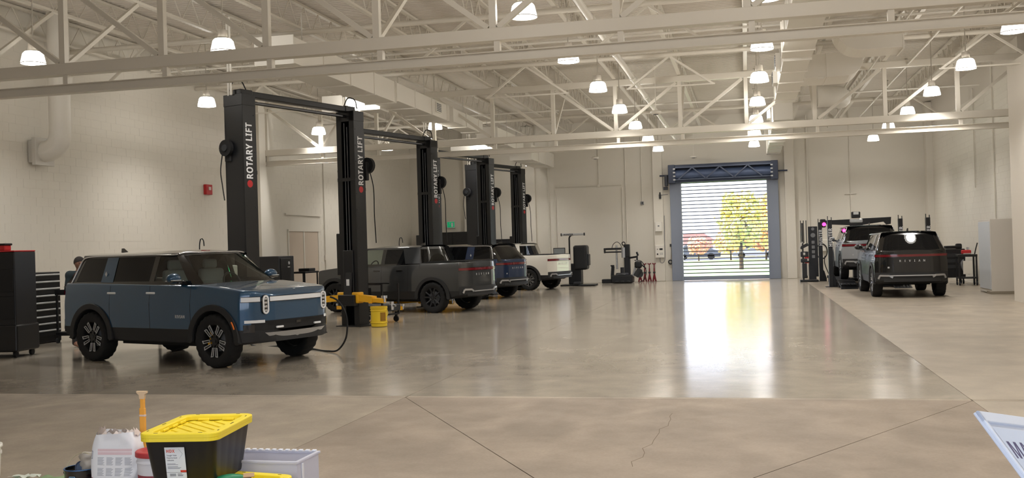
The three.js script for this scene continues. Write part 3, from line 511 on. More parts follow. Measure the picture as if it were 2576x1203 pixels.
  strip('belt_line', M.gloss, -0.56, -0.6, sideEnd[0], sideEnd[0], 0.005, 1.29, 1.372);
  const yRoof = (X, q) => yr + 0.005 + 0.055 * (1 - q ** 4) * sm((-X - 0.85) / 0.7) * (truck ? 1 : 0.75 + 0.25 * sm((X - rx) / 1.5));
  car.add('roof', grid((u, v) => { const q = lerp(-1, 1, u); const xs0 = lerp(-0.97 - 0.13 * q * q, rx, v); return V(xs0, yRoof(xs0, q), q * (Wg(xs0, yr) - 0.002)); }, 12, 16), truck ? P : M.gloss);
  // back of the cabin
  const xb = truck ? (y) => lerp(-3.05, -2.92, (y - 1.33) / 0.47) : (y) => lerp(xt + 0.06, rx, (y - 1.3) / 0.5);
  const bk = (q, y, out = 0) => V(xb(y) + 0.12 * q ** 4 - out, y, q * (Wg(-3, y) - 0.02));
  car.add('back_window', grid((u, v) => bk(lerp(-0.86, 0.86, u), lerp(1.34, 1.77, v), 0.004), 10, 5), M.privacy);
  car.add('back_frame', [grid((u, v) => bk(lerp(-1, 1, u), lerp(1.28, 1.835, v)), 14, 6)], truck ? P : M.gloss);
  for (const s of [1, -1]) car.add('back_corner', grid((u, v) => { const y = lerp(1.29, 1.83, v), X = lerp(sideEnd[0], sideEnd[1], (y - 1.33) / 0.44); return sd(X, y, s, 0.002).lerp(bk(s, y), u); }, 4, 6), truck ? P : M.gloss);
  if (!truck) for (const s of [1, -1]) {
    const pts = [sd(-3.68, 1.36, s, 0.01), sd(-3.6, 1.6, s, 0.01), sd(-3.52, 1.77, s, 0.012), sd(-3.4, 1.8, s, 0.012), sd(-2.6, 1.812, s, 0.012), sd(-1.7, 1.812, s, 0.012), sd(-1.08, 1.806, s, 0.012), ws(s * 0.9, 1.822, 0.012), ws(s * 0.5, 1.826, 0.012), ws(0, 1.828, 0.012)];
    car.add('roof_trim_and_glint', tube(pts, 0.015, 60, 6), M.chrome);  // side runs are real trim; the windscreen-top run models a reflection as chrome
    if (o.emblem) car.add('pillar_emblem', join([ext([[0, 0.045], [0.028, 0], [0, -0.045], [-0.028, 0]], 0.004, 0.002)]).translate(-2.76, 1.5, s > 0 ? 0.862 : -0.868), M.silver);
  }
  car.add('antenna_fin', ext([[0.09, 0], [-0.08, 0], [-0.07, 0.07], [-0.03, 0.07]], 0.02, 0.006).translate(truck ? -2.5 : -3.4, yr + 0.05, -0.01), M.gloss);
  // cabin inside
  car.add('dashboard', rb(0.42, 0.14, 1.5, -0.72, 1.24, 0, 0.05), M.interior);
  car.add('steering_wheel', new THREE.TorusGeometry(0.18, 0.016, 8, 24).rotateY(Math.PI / 2).rotateZ(0.4).translate(-1.02, 1.3, -0.38), M.black);
  for (const [x, y, list] of [[-1.55, 1.3, [-0.38, 0.38]], [-2.45, 1.3, truck ? [] : [-0.42, 0.42]]]) for (const z of list) car.add('seat', [rb(0.16, 0.5, 0.5, x, y, z, 0.06), rb(0.11, 0.17, 0.28, x - 0.03, y + 0.33, z, 0.05)], M.seat);
  // mirrors, handles, door seams
  for (const s of [1, -1]) { const m = car.add('wing_mirror', [new THREE.SphereGeometry(1, 14, 10).scale(0.1, 0.085, 0.13).translate(-0.78, 1.42, s * 1.06)], P); mesh('mirror_arm', [rb(0.12, 0.06, 0.16, -0.76, 1.345, s * 0.94, 0.02), rb(0.2, 0.03, 0.24, -0.78, 1.37, s * 1.04, 0.015)], M.gloss, m); mesh('mirror_lamp', rb(0.06, 0.012, 0.16, -0.7, 1.392, s * 1.08, 0.005), M.lampOff, m); }
  const hx = truck ? [-1.54, -2.34] : [-1.5, -2.52];
  for (const s of [1, -1]) for (const x of hx) car.add('door_handle', rb(0.22, 0.034, 0.022, x, 1.18, s * 0.95, 0.01), o.handle ?? M.gloss);
  const seams = []; for (const s of [1, -1]) for (const x of truck ? [-0.52, -1.7, -2.62] : [-0.52, -1.52, -2.56]) for (const [y0, y1] of [[0.6, 0.98], [0.98, 1.3]]) seams.push(bar(V(x - (y0 < 0.9 ? 0 : 0.01), y0, s * W0 * wf(y0) ), V(x - 0.01, y1, s * W0 * wf(y1)), 0.006, 0.004));
  car.add('door_seams', seams, M.blackMatte);
  const onFront = (z0, z1, y0, y1, out, nz = 16) => grid((u, v) => { const z = lerp(z0, z1, u), y = lerp(y0, y1, v); return V(xf(z) + out, y, z); }, nz, 2);
  const onTail = (z0, z1, y0, y1, out, nz = 16) => grid((u, v) => { const z = lerp(z0, z1, u), y = lerp(y0, y1, v); return V(xr(z) - out, y, z); }, nz, 2);
  const stad = (w, h, n = 10) => { const p = [], r = w / 2; for (let i = 0; i <= n; i++) { const a = i / n * Math.PI; p.push([r * Math.cos(a), h / 2 - r + r * Math.sin(a)]); } for (let i = 0; i <= n; i++) { const a = Math.PI + i / n * Math.PI; p.push([r * Math.cos(a), -h / 2 + r + r * Math.sin(a)]); } return p; };
  if (o.front) {
    const br = mesh; 
    for (const [a, b] of [[-0.945, -0.72], [-0.57, 0.57], [0.72, 0.945]]) { const l = car.add('front_light_bar', onFront(a, b, 1.035, 1.105, 0.008), M.lampOff); mesh('bar_edge', [onFront(a - 0.008, b + 0.008, 1.026, 1.036, 0.006), onFront(a - 0.008, b + 0.008, 1.104, 1.114, 0.006)], M.gloss, l); }
    for (const s of [1, -1]) {
      const g = (w, h, dep, hole) => ext(stad(w, h), dep, 0.004, hole ? [stad(...hole).reverse()] : []).rotateY(Math.PI / 2).translate(xf(0.645) - 0.01, 0.985, s * 0.645);
      const hl = car.add('headlamp', g(0.135, 0.3, 0.02), M.gloss);
      mesh('headlamp_ring', g(0.12, 0.285, 0.032, [0.082, 0.247]), M.lampOff, hl);
      mesh('headlamp_lens', [0, 1, 2, 3].map((i) => rb(0.02, 0.036, 0.055, xf(0.645) + 0.018, 0.895 + i * 0.06, s * 0.645, 0.01)), M.chrome, hl);
      car.add('fog_lamp', onFront(s * 0.66, s * 0.92, 0.705, 0.75, 0.012, 8), M.lampOff);
      car.add('tow_hook', [rb(0.04, 0.035, 0.15, xf(0.42) + 0.03, 0.625, s * 0.42, 0.014)], M.lampOff);
      car.add('corner_vent', onFront(s * 0.8, s * 0.93, 0.56, 0.68, 0.006, 6), M.gloss);
    }
    car.add('lower_grille', [onFront(-0.84, 0.84, 0.59, 0.735, 0.004), ...[0, 1, 2, 3].map((i) => onFront(-0.62, 0.62, 0.672 + i * 0.015, 0.678 + i * 0.015, 0.012))], M.blackMatte);
    car.add('skid_plate', [grid((u, v) => { const z = lerp(-0.62, 0.62, u) * lerp(0.72, 1.08, v), q = Math.abs(z) > 0.33 ? 1 : 0; const y = lerp(0.395, 0.55 + q * 0.0, v); return V(xf(z) + lerp(-0.05, 0.02, v), y, z); }, 24, 4)], M.satin);
    car.add('hood_badge', rb(0.012, 0.012, 0.05, xn - 0.07, 1.206, 0, 0.004), M.silver);
    car.add('nose_sensor', onFront(-0.05, 0.05, 0.66, 0.7, 0.016, 2), M.gloss);
  }
  const sideWords = (s) => words('RIVIAN', 0.05, 0.003).rotateY(s > 0 ? 0 : Math.PI).translate(-0.77, 0.8, s > 0 ? W0 + 0.001 : -W0 - 0.001);
  if (o.front) car.add('lettering', sideWords(1), M.silver);
  // tail
  car.add('tail_light_bar', onTail(-0.955, 0.955, 1.155, 1.22, 0.008, 24), M.tail);
  car.add('tail_bar_edge', [onTail(-0.955, 0.955, 1.145, 1.156, 0.006, 24), onTail(-0.955, 0.955, 1.219, 1.23, 0.006, 24)], M.gloss);
  { const gs = []; 'RIVIAN'.split('').forEach((c, i) => { const z = (i - 2.5) * 0.125; gs.push(words(c, 0.058, 0.004).rotateY(-Math.PI / 2).translate(xr(z) - 0.002, 1.04, z)); }); car.add('tail_lettering', gs, M.silver); }
  car.add('rear_bumper', [onTail(-0.955, 0.955, 0.5, 0.72, 0.012, 24), onTail(-0.75, 0.75, 0.46, 0.56, 0.035, 16)], M.clad);
  for (const s of [1, -1]) { const y = 0.6, p = (z, yy) => V(xr(z) - 0.035, yy, z); car.add('bumper_trim', [bar(p(s * 0.88, y - 0.06), p(s * 0.84, y + 0.035), 0.03, 0.05), bar(p(s * 0.84, y + 0.035), p(s * 0.6, y + 0.03), 0.03, 0.05), bar(p(s * 0.6, y + 0.03), p(s * 0.52, y - 0.02), 0.03, 0.05)], M.satin); }
  if (truck) car.add('bumper_trim', bar(V(xt - 0.035, 0.58, -0.52), V(xt - 0.035, 0.58, 0.52), 0.05, 0.03), M.satin); else car.add('bumper_trim', bar(V(xt - 0.035, 0.632, -0.6), V(xt - 0.035, 0.632, 0.6), 0.05, 0.03), M.satin);
  car.add('tail_badge', rb(0.004, 0.045, 0.05, xr(0.62) - 0.003, 0.86, truck ? -0.5 : -0.62, 0.001), M.silver);
  if (truck) { const y = 1.404; car.add('bed_cover', [rb(-bedX + xt + 0.16 > 0 ? 1 : Math.abs(xt - bedX) - 0.16, 0.02, 1.5, (bedX + xt) / 2, y, 0, 0.006), ...[0, 1, 2, 3, 4].map((i) => bx(0.02, 0.006, 1.46, bedX - 0.22 - i * 0.22, y + 0.012, 0))], M.blackMatte); }
  return t;
}
const place = (fax, fad, wb, dir) => { const c = Math.cos(TURN), s = Math.sin(TURN); return { x: fax - dir * wb / 2 * c, d: fad - dir * wb / 2 * s }; };
vehicle({ type: 'suv', label: 'metallic blue SUV with black roof, front towards the aisle, charging cable plugged in', x: -9.35, d: 15.53, turn: -18.7 * Math.PI / 180, paint: paintMat(24, 70, 102, 0.3), wheel: 'outline', caliper: true, front: true, emblem: true, handle: std(228, 230, 232, 0.35) });
vehicle({ type: 'truck', label: 'dark grey pickup truck parked tail towards the aisle on the second lift', x: -9.83, d: 27.5, turn: 2.85, paint: paintMat(54, 56, 58, 0.3), wheel: 'vee' });
vehicle({ type: 'suv', label: 'dark navy blue SUV showing its tail just behind the grey pickup', x: -10.05, d: 33.9, turn: 2.81, paint: paintMat(18, 42, 78, 0.35), wheel: 'outline', emblem: true });
vehicle({ type: 'truck', label: 'white pickup truck parked tail towards the aisle on the farthest lift', x: -9.78, d: 39.9, turn: 2.82, paint: paintMat(232, 228, 218, 0.0, 0.4), wheel: 'flow' });
vehicle({ type: 'suv', label: 'black SUV seen from behind on the right side of the hall', x: 4.46, d: 32.0, turn: Math.PI / 2, paint: paintMat(14, 15, 18, 0.2, 0.25), wheel: 'flow' });
vehicle({ type: 'suv', label: 'silver grey SUV raised on the wheel alignment rack', x: 4.15, y: 0.27, d: 38.3, turn: Math.PI / 2, paint: paintMat(168, 172, 178, 0.4), wheel: 'flow' });
// ---------------------------------------------------------------- along the left wall
{
  const t = thing('tool_cabinet', 'tall black tool cabinet with red top edge at the far left', 'cabinet', [-13.56, 0, -15.9], 0.15);
  mesh('body', rb(0.9, 1.78, 0.7, 0, 1.06, 0, 0.02), M.black, t);
  mesh('top_liner', rb(0.9, 0.025, 0.7, 0, 1.962, 0, 0.008), M.red, t);
  mesh('plinth', rb(0.96, 0.5, 0.76, 0, 0.36, 0.0, 0.04), M.black, t);
  for (let i = 0; i < 4; i++) { const d = mesh('door', rb(0.42, 0.42, 0.02, (i % 2 ? 0.22 : -0.22), 0.92 + Math.floor(i / 2) * 0.5, 0.36, 0.01), M.blackMatte, t); mesh('handle', rb(0.02, 0.12, 0.02, (i % 2 ? 0.05 : -0.05), 0.92 + Math.floor(i / 2) * 0.5, 0.38, 0.006), M.charcoal, d); }
  for (const [x, z] of [[-0.38, -0.26], [0.38, -0.26], [-0.38, 0.26], [0.38, 0.26]]) mesh('caster', [cyx(0.06, 0.05, x, 0.06, z, 14), rb(0.07, 0.05, 0.1, x, 0.12, z, 0.01)], M.blackMatte, t);
  const r = thing('battery_pack', 'small red and black power pack on top of the tall black cabinet', 'charger', [-13.4, 1.975, -15.75]);
  mesh('case', [rb(0.2, 0.1, 0.18, 0, 0.05, 0, 0.02)], M.red, r); mesh('handle', [rb(0.24, 0.04, 0.2, 0, 0.115, 0, 0.015), rb(0.05, 0.06, 0.2, -0.1, 0.09, 0, 0.01)], M.blackMatte, r);
}
{
  const t = thing('drawer_cabinet', 'black tool chest with nine drawers and long silver pulls', 'cabinet', [-14.95, 0, -18.14]);
  mesh('body', rb(0.68, 1.5, 1.42, -0.0, 0.77, 0, 0.015), M.black, t);
  mesh('kick_plate', rb(0.6, 0.06, 1.34, 0, 0.03, 0, 0.005), M.blackMatte, t);
  for (let i = 0; i < 9; i++) { const y = 0.23 + i * 0.149; const d = mesh('drawer', rb(0.02, 0.138, 1.12, 0.345, y, -0.12, 0.004), M.black, t); mesh('pull', [rb(0.035, 0.035, 1.06, 0.37, y + 0.04, -0.12, 0.012)], M.silver, d); }
}
{
  const t = thing('tool_cart', 'black rolling tool cart between drawer cabinet and blue car', 'cart', [-14.05, 0, -18.7]);
  mesh('top_tray', [rb(0.6, 0.05, 0.75, 0, 1.05, 0, 0.01), rb(0.6, 0.08, 0.02, 0, 1.1, 0.37, 0.005)], M.black, t); mesh('bottom_tray', rb(0.6, 0.08, 0.75, 0, 0.2, 0, 0.01), M.black, t);
  for (const [x, z] of [[-0.27, -0.34], [0.27, -0.34], [-0.27, 0.34], [0.27, 0.34]]) { mesh('upright', rb(0.04, 0.9, 0.04, x, 0.62, z, 0.005), M.black, t); mesh('caster', [cyx(0.06, 0.03, x, 0.06, z, 12), rb(0.04, 0.06, 0.04, x, 0.13, z, 0.005)], M.charcoal, t); }
}
{ // bench with gooseneck hoses behind the cars
  for (const [x, d, lab, glab] of [[-12.6, 20.6, 'black workbench behind the roof of the blue car', 'thin bent gooseneck tube rising above the blue car'], [-11.2, 30.9, 'black workbench between the grey pickup and the navy SUV', 'thin bent gooseneck tube rising above the grey pickup']]) {
    const t = thing('workbench', lab, 'bench', [x, 0, -d], TURN);
    mesh('bench_top', rb(0.6, 0.05, 1.4, 0, 0.95, 0, 0.01), M.charcoal, t); for (const [a, b] of [[-0.25, -0.6], [0.25, -0.6], [-0.25, 0.6], [0.25, 0.6]]) mesh('leg', rb(0.05, 0.93, 0.05, a, 0.465, b, 0.005), M.black, t); mesh('shelf', rb(0.55, 0.03, 1.3, 0, 0.3, 0, 0.005), M.charcoal, t);
    const g = thing('gooseneck_tube', glab, 'hose', [x + 0.1, 0.975, -d]);
        mesh('tube', tube([[0, 0, 0], [0, 0.75, 0], [0.01, 1.1, 0], [0.05, 1.2, 0], [0.1, 1.16, 0], [0.12, 1.02, 0]], 0.014, 30, 8), M.charcoal, g); mesh('foot', cy(0.06, 0.03, 0.03, 0, 0.016, 0), M.black, g);
    if (d < 25) g.position.set(-12.4, 0.975, -20.85);
  }
}
{ // machine cabinet and small cart under the wall opening
  const t = thing('machine_cabinet', 'black upright machine cabinet beside the bricked up door', 'cabinet', [-14.9, 0, -29.7]);
  mesh('body', rb(0.7, 1.66, 1.1, 0, 0.85, 0, 0.03), M.charcoal, t); mesh('front_panel', rb(0.03, 1.5, 0.7, 0.36, 0.85, 0.1, 0.01), M.black, t); mesh('gauge', [cyx(0.05, 0.02, 0.39, 1.45, -0.1, 16), rb(0.02, 0.03, 0.14, 0.38, 1.32, -0.1, 0.004)], M.silver, t); mesh('foot_rail', rb(0.6, 0.05, 1.0, 0, 0.025, 0, 0.01), M.blackMatte, t);
  const c = thing('utility_cart', 'small black utility cart beside the machine cabinet', 'cart', [-14.7, 0, -31.3]);
  mesh('top_shelf', [rb(0.6, 0.06, 1.1, 0, 1.1, 0, 0.01), rb(0.4, 0.1, 0.5, 0, 1.18, -0.25, 0.02)], M.black, c); mesh('bottom_shelf', rb(0.6, 0.05, 1.1, 0, 0.3, 0, 0.01), M.black, c);
  for (const [x, z] of [[-0.26, -0.5], [0.26, -0.5], [-0.26, 0.5], [0.26, 0.5]]) { mesh('leg', rb(0.04, 0.98, 0.04, x, 0.62, z, 0.005), M.black, c); mesh('caster', cyx(0.065, 0.03, x, 0.065, z, 12), M.charcoal, c); }
}
{
  const t = thing('fire_alarm', 'small red fire alarm box on the left wall beside the lift post', 'alarm', [WL, 3.73, -26.7]);
  mesh('box', rb(0.1, 0.3, 0.34, 0.055, 0, 0, 0.012), M.red, t); mesh('strobe', rb(0.03, 0.1, 0.12, 0.115, 0.03, 0, 0.01), std(214, 190, 186, 0.3), t);
  const c = (lab, g) => solo('conduit', g, M.wall, lab, 'conduit');
  c('thin painted conduit beside the bricked up door on the left wall', [cy(0.02, 0.02, 6.3, WL + 0.03, 4.15, -35.1, 8), rb(0.06, 0.2, 0.12, WL + 0.03, 1.55, -35.1, 0.01)]);
  c('thin painted conduit low on the left wall behind the pickup', [cy(0.02, 0.02, 6.5, WL + 0.03, 4.0, -39.2, 8)]);
  c('arched painted conduit on the far wall behind the wheel balancer', [cy(0.022, 0.022, 4.3, -8.55, 2.15, -DF + 0.05, 8), cyx(0.022, 3.06, -7.0, 4.42, -DF + 0.05, 8), cy(0.022, 0.022, 4.3, -5.45, 2.15, -DF + 0.05, 8), rb(0.12, 0.12, 0.08, -6.5, 4.42, -DF + 0.06, 0.01), cy(0.018, 0.018, 2.6, -6.5, 5.75, -DF + 0.05, 8)]);
  c('straight painted conduit dropping to the tyre changer on the far wall', [cy(0.024, 0.024, 5.9, -5.28, 4.0, -DF + 0.05, 8)]);
  c('straight painted conduit dropping left of the door to a small camera', [cy(0.02, 0.02, 3.4, -4.55, 5.3, -DF + 0.05, 8)]);
  c('painted conduit on the far wall left of the wheel balancer', [cy(0.024, 0.024, 7.0, -8.85, 3.6, -DF + 0.05, 8), rb(0.06, 0.3, 0.06, -8.85, 5.1, -DF + 0.06, 0.01)]);
  c('white pipe on the far wall beside the fire extinguisher', [cy(0.04, 0.04, 7.0, 2.67, 3.6, -DF + 0.05, 10)]);
  c('thin conduit on the far wall above the alignment rack', [cy(0.02, 0.02, 5.4, 4.43, 4.5, -DF + 0.05, 8), rb(0.5, 0.03, 0.04, 4.43, 3.6, -DF + 0.05, 0.01)]);
  c('hanging cord conduit on the right wall', [cy(0.02, 0.02, 3.4, WR - 0.04, 5.0, -36.7, 8)]);
  c('long painted conduit on the right wall', [cy(0.024, 0.024, 6.6, WR - 0.04, 3.9, -34.0, 8)]);
}
{ // person standing behind the blue car
  const J3 = { hip: [0, 0.95, 0], chest: [0, 1.32, 0], neck: [0, 1.53, 0], head: [0.02, 1.69, 0], sl: [0, 1.46, -0.19], sr: [0, 1.46, 0.19], el: [0.05, 1.18, -0.26], er: [0.05, 1.18, 0.26], hl: [0.25, 1.02, -0.2], hr: [0.25, 1.02, 0.2], kl: [0.02, 0.5, -0.11], kr: [0.02, 0.5, 0.11], al: [0, 0.08, -0.11], ar: [0, 0.08, 0.11], tl: [0.16, 0.05, -0.12], tr: [0.16, 0.05, 0.12], pl: [0, 0.92, -0.1], pr: [0, 0.92, 0.1] };
  const field = (bones, res, cx, cyy, cz, half) => {
    const mc = new MarchingCubes(res, new THREE.MeshBasicMaterial(), true, false, 60000); mc.isolation = 0;
    const q = V(0, 0, 0), n = res; let i = 0;
    for (let z = 0; z < n; z++) for (let y = 0; y < n; y++) for (let x = 0; x < n; x++) {
      q.set(cx + (x / n * 2 - 1) * half, cyy + (y / n * 2 - 1) * half, cz + (z / n * 2 - 1) * half); let best = 1e3;
      for (const [a, b, ra, rb2] of bones) { const A = V(...J3[a]), B = V(...J3[b]), d = B.clone().sub(A), t = clamp(q.clone().sub(A).dot(d) / Math.max(1e-6, d.lengthSq())); const e = q.distanceTo(A.addScaledVector(d, t)) - lerp(ra, rb2, t), k = 0.04, h = clamp(0.5 + 0.5 * (best - e) / k); best = lerp(best, e, h) - k * h * (1 - h); }
      mc.field[i++] = -best;
    }
    mc.update(); const c = mc.count, g = new THREE.BufferGeometry();
    const p = new Float32Array(mc.positionArray.slice(0, c * 3)), nn = new Float32Array(mc.normalArray.slice(0, c * 3));
    for (let k = 0; k < c; k++) { p[k * 3] = p[k * 3] * half + cx; p[k * 3 + 1] = p[k * 3 + 1] * half + cyy; p[k * 3 + 2] = p[k * 3 + 2] * half + cz; }
    g.setAttribute('position', new THREE.BufferAttribute(p, 3)); g.setAttribute('normal', new THREE.BufferAttribute(nn, 3)); g.setAttribute('uv', new THREE.BufferAttribute(new Float32Array(c * 2), 2));
    return g;
  };
  const t = thing('person', 'person with dark hair in dark clothing standing behind the rear of the blue car', 'person', [-13.2, 0, -17.62], -0.6);
  mesh('body', field([['hip', 'chest', 0.15, 0.17], ['chest', 'neck', 0.13, 0.06], ['neck', 'head', 0.055, 0.06], ['head', 'head', 0.098, 0.098], ['sl', 'sr', 0.075, 0.075], ['sl', 'el', 0.065, 0.05], ['el', 'hl', 0.048, 0.035], ['sr', 'er', 0.065, 0.05], ['er', 'hr', 0.048, 0.035], ['pl', 'kl', 0.1, 0.07], ['kl', 'al', 0.065, 0.045], ['al', 'tl', 0.05, 0.04], ['pr', 'kr', 0.1, 0.07], ['kr', 'ar', 0.065, 0.045], ['ar', 'tr', 0.05, 0.04], ['pl', 'pr', 0.12, 0.12]], 72, 0.05, 0.9, 0, 0.95), M.skin, t);
  const f2 = (s) => s; f2();
  mesh('hair', new THREE.SphereGeometry(0.112, 20, 14, 0, Math.PI * 2, 0, 1.75).scale(1, 1.08, 0.96).rotateZ(0.35).translate(0.005, 1.715, 0), M.hair, t);
  mesh('shirt', field([['hip', 'chest', 0.158, 0.18], ['chest', 'neck', 0.14, 0.045], ['sl', 'sr', 0.085, 0.085], ['sl', 'el', 0.075, 0.062], ['sr', 'er', 0.075, 0.062], ['pl', 'pr', 0.125, 0.125]], 48, 0.02, 1.2, 0, 0.45), M.shirt, t);
  mesh('trousers', field([['pl', 'kl', 0.112, 0.084], ['kl', 'al', 0.08, 0.066], ['pr', 'kr', 0.112, 0.084], ['kr', 'ar', 0.08, 0.066], ['pl', 'pr', 0.128, 0.128]], 48, 0.0, 0.55, 0, 0.52), M.charcoal, t);
  mesh('face', [new THREE.SphereGeometry(0.012, 8, 6).translate(0.108, 1.7, -0.035), new THREE.SphereGeometry(0.012, 8, 6).translate(0.108, 1.7, 0.035)], M.hair, t);
  mesh('nose', new THREE.ConeGeometry(0.016, 0.05, 8).translate(0.118, 1.67, 0), M.skin, t);
}
{ // EV charger post with green light, seen through the windscreen, and its cable
  const t = thing('charging_post', 'white car charging post with green light arc behind the blue car', 'charger', [-9.9, 0, -17.9], -0.3);
  mesh('pedestal', [rb(0.16, 1.3, 0.1, 0, 0.66, 0, 0.02), rb(0.34, 0.02, 0.3, 0, 0.01, 0, 0.004)], M.grey, t);
  mesh('unit', rb(0.22, 0.34, 0.12, 0, 1.4, 0.06, 0.03), M.white, t);
  mesh('light_arc', new THREE.TorusGeometry(0.17, 0.02, 8, 20, 1.6).rotateZ(0.75).translate(-0.03, 1.33, 0.135), new THREE.MeshStandardMaterial({ color: 0x0a8040, emissive: new THREE.Color(0.02, 0.9, 0.28), emissiveIntensity: 2.2 }), t);
  const l = new THREE.PointLight(new THREE.Color(0.05, 1, 0.3), 0.08); l.name = 'arc_glow'; l.position.set(-0.03, 1.45, 0.2); l.castShadow = true; t.add(l);
  solo('charging_cable', tube([[-7.02, 1.0, -15.95], [-6.92, 0.95, -15.99], [-6.78, 0.7, -16.05], [-6.8, 0.3, -16.1], [-7.0, 0.06, -16.2], [-7.3, 0.016, -16.4], [-7.9, 0.016, -16.9], [-8.6, 0.016, -17.3], [-9.4, 0.016, -17.6], [-9.75, 0.4, -17.72], [-9.84, 1.2, -17.76]], 0.016, 90, 8), M.blackMatte, 'black charging cable looping from the front of the blue car to the floor', 'cable');
}
// ---------------------------------------------------------------- at the nearest lift
{
  const t = thing('adapter_bucket', 'yellow plastic bucket beside the nearest lift post', 'bucket', [-8.36, 0, -21.75]);
  mesh('pail', lathe([[0.002, 0.004], [0.17, 0.005], [0.185, 0.02], [0.19, 0.45], [0.2, 0.45], [0.2, 0.47], [0.178, 0.47], [0.17, 0.03]], 24), M.lemon, t);
  for (const y of [0.1, 0.38, 0.43]) mesh('hoop', new THREE.TorusGeometry(0.193, 0.012, 6, 24).rotateX(Math.PI / 2).translate(0, y, 0), M.lemon, t);
  mesh('warning_print', grid((u, v) => { const a = 0.3 + u * 0.75; return V(0.1915 * Math.cos(a - 0.0), 0.14 + v * 0.2, 0.1915 * Math.sin(a)); }, 6, 1), std(150, 110, 20, 0.6), t);
  mesh('handle', tube([[0.2, 0.4, 0], [0.24, 0.3, 0.06], [0.2, 0.22, 0.1]], 0.008, 12, 6), M.lemon, t);
}
{
  const t = thing('drain_cart', 'low black frame cart on casters in front of the grey pickup', 'cart', [-9.0, 0, -23.12], TURN);
  mesh('tray', rb(1.1, 0.16, 0.7, 0, 0.36, 0, 0.03), M.charcoal, t);
  mesh('frame', [bar(V(-0.5, 0.95, 0.32), V(0.5, 0.95, 0.32), 0.04), bar(V(0.5, 0.95, 0.32), V(0.5, 0.2, 0.32), 0.04), bar(V(0.5, 0.95, -0.32), V(0.5, 0.2, -0.32), 0.04), bar(V(-0.5, 0.95, 0.32), V(-0.5, 0.2, 0.32), 0.04), bar(V(0.5, 0.2, -0.32), V(0.5, 0.2, 0.32), 0.04), bar(V(-0.9, 0.97, 0.32), V(0.75, 0.97, 0.32), 0.03)], M.black, t);
  for (const [x, z] of [[0.45, 0.28], [0.45, -0.28], [-0.45, 0.28], [-0.45, -0.28]]) mesh('caster', [cyz(0.075, 0.035, x, 0.075, z, 16), rb(0.05, 0.12, 0.06, x, 0.19, z, 0.01)], M.blackMatte, t);
  mesh('valve_knob', [cyx(0.06, 0.05, 0.62, 0.42, 0.1, 14), cyx(0.03, 0.12, 0.68, 0.42, 0.1), cy(0.05, 0.05, 0.2, 0.62, 0.42, 0.1)], M.chrome, t);
}
{ // black storage cabinet on the far wall under the exit sign
  const t = thing('storage_cabinet', 'wide black storage cabinet under the exit sign between lift posts', 'cabinet', [-13.3, 0, -44.7]);
  mesh('body', rb(3.2, 2.5, 0.6, 0, 1.26, 0, 0.02), M.black, t); for (const x of [-0.8, 0.8]) { const d = mesh('door', rb(1.54, 2.35, 0.02, x, 1.28, 0.31, 0.008), M.black, t); mesh('handle', rb(0.03, 0.3, 0.03, x - Math.sign(x) * 0.68, 1.3, 0.33, 0.008), M.silver, d); }
  const b = thing('equipment_cabinet', 'black equipment cabinet between third and farthest lift posts', 'cabinet', [-10.75, 0, -44.6]);
  mesh('body', rb(1.2, 2.0, 0.7, 0, 1.0, 0, 0.02), M.black, b); mesh('console', rb(1.5, 0.12, 0.5, 0.1, 2.05, 0, 0.02), M.blackMatte, b); mesh('front_panel', rb(1.0, 1.2, 0.02, 0, 1.2, 0.355, 0.01), M.charcoal, b);
  const s = thing('exit_sign', 'green running man exit sign on the far wall', 'sign', [-13.6, 2.88, -DF]);
  mesh('housing', rb(0.4, 0.34, 0.08, 0, 0, 0.045, 0.01), M.white, s);
  mesh('panel', rb(0.34, 0.26, 0.01, 0, 0, 0.09, 0.002), new THREE.MeshStandardMaterial({ color: C(12, 130, 84), emissive: C(10, 140, 90), emissiveIntensity: 0.5 }), s);
  mesh('running_figure', [bx(0.1, 0.2, 0.004, 0.07, -0.01, 0.097), cyz(0.025, 0.005, -0.06, 0.075, 0.097, 10), bar(V(-0.06, 0.05, 0.097), V(-0.08, -0.03, 0.097), 0.035, 0.004), bar(V(-0.08, -0.03, 0.097), V(-0.03, -0.08, 0.097), 0.022, 0.004), bar(V(-0.08, -0.03, 0.097), V(-0.12, -0.09, 0.097), 0.022, 0.004), bar(V(-0.06, 0.04, 0.097), V(-0.01, 0.0, 0.097), 0.018, 0.004)], M.text, s);
}
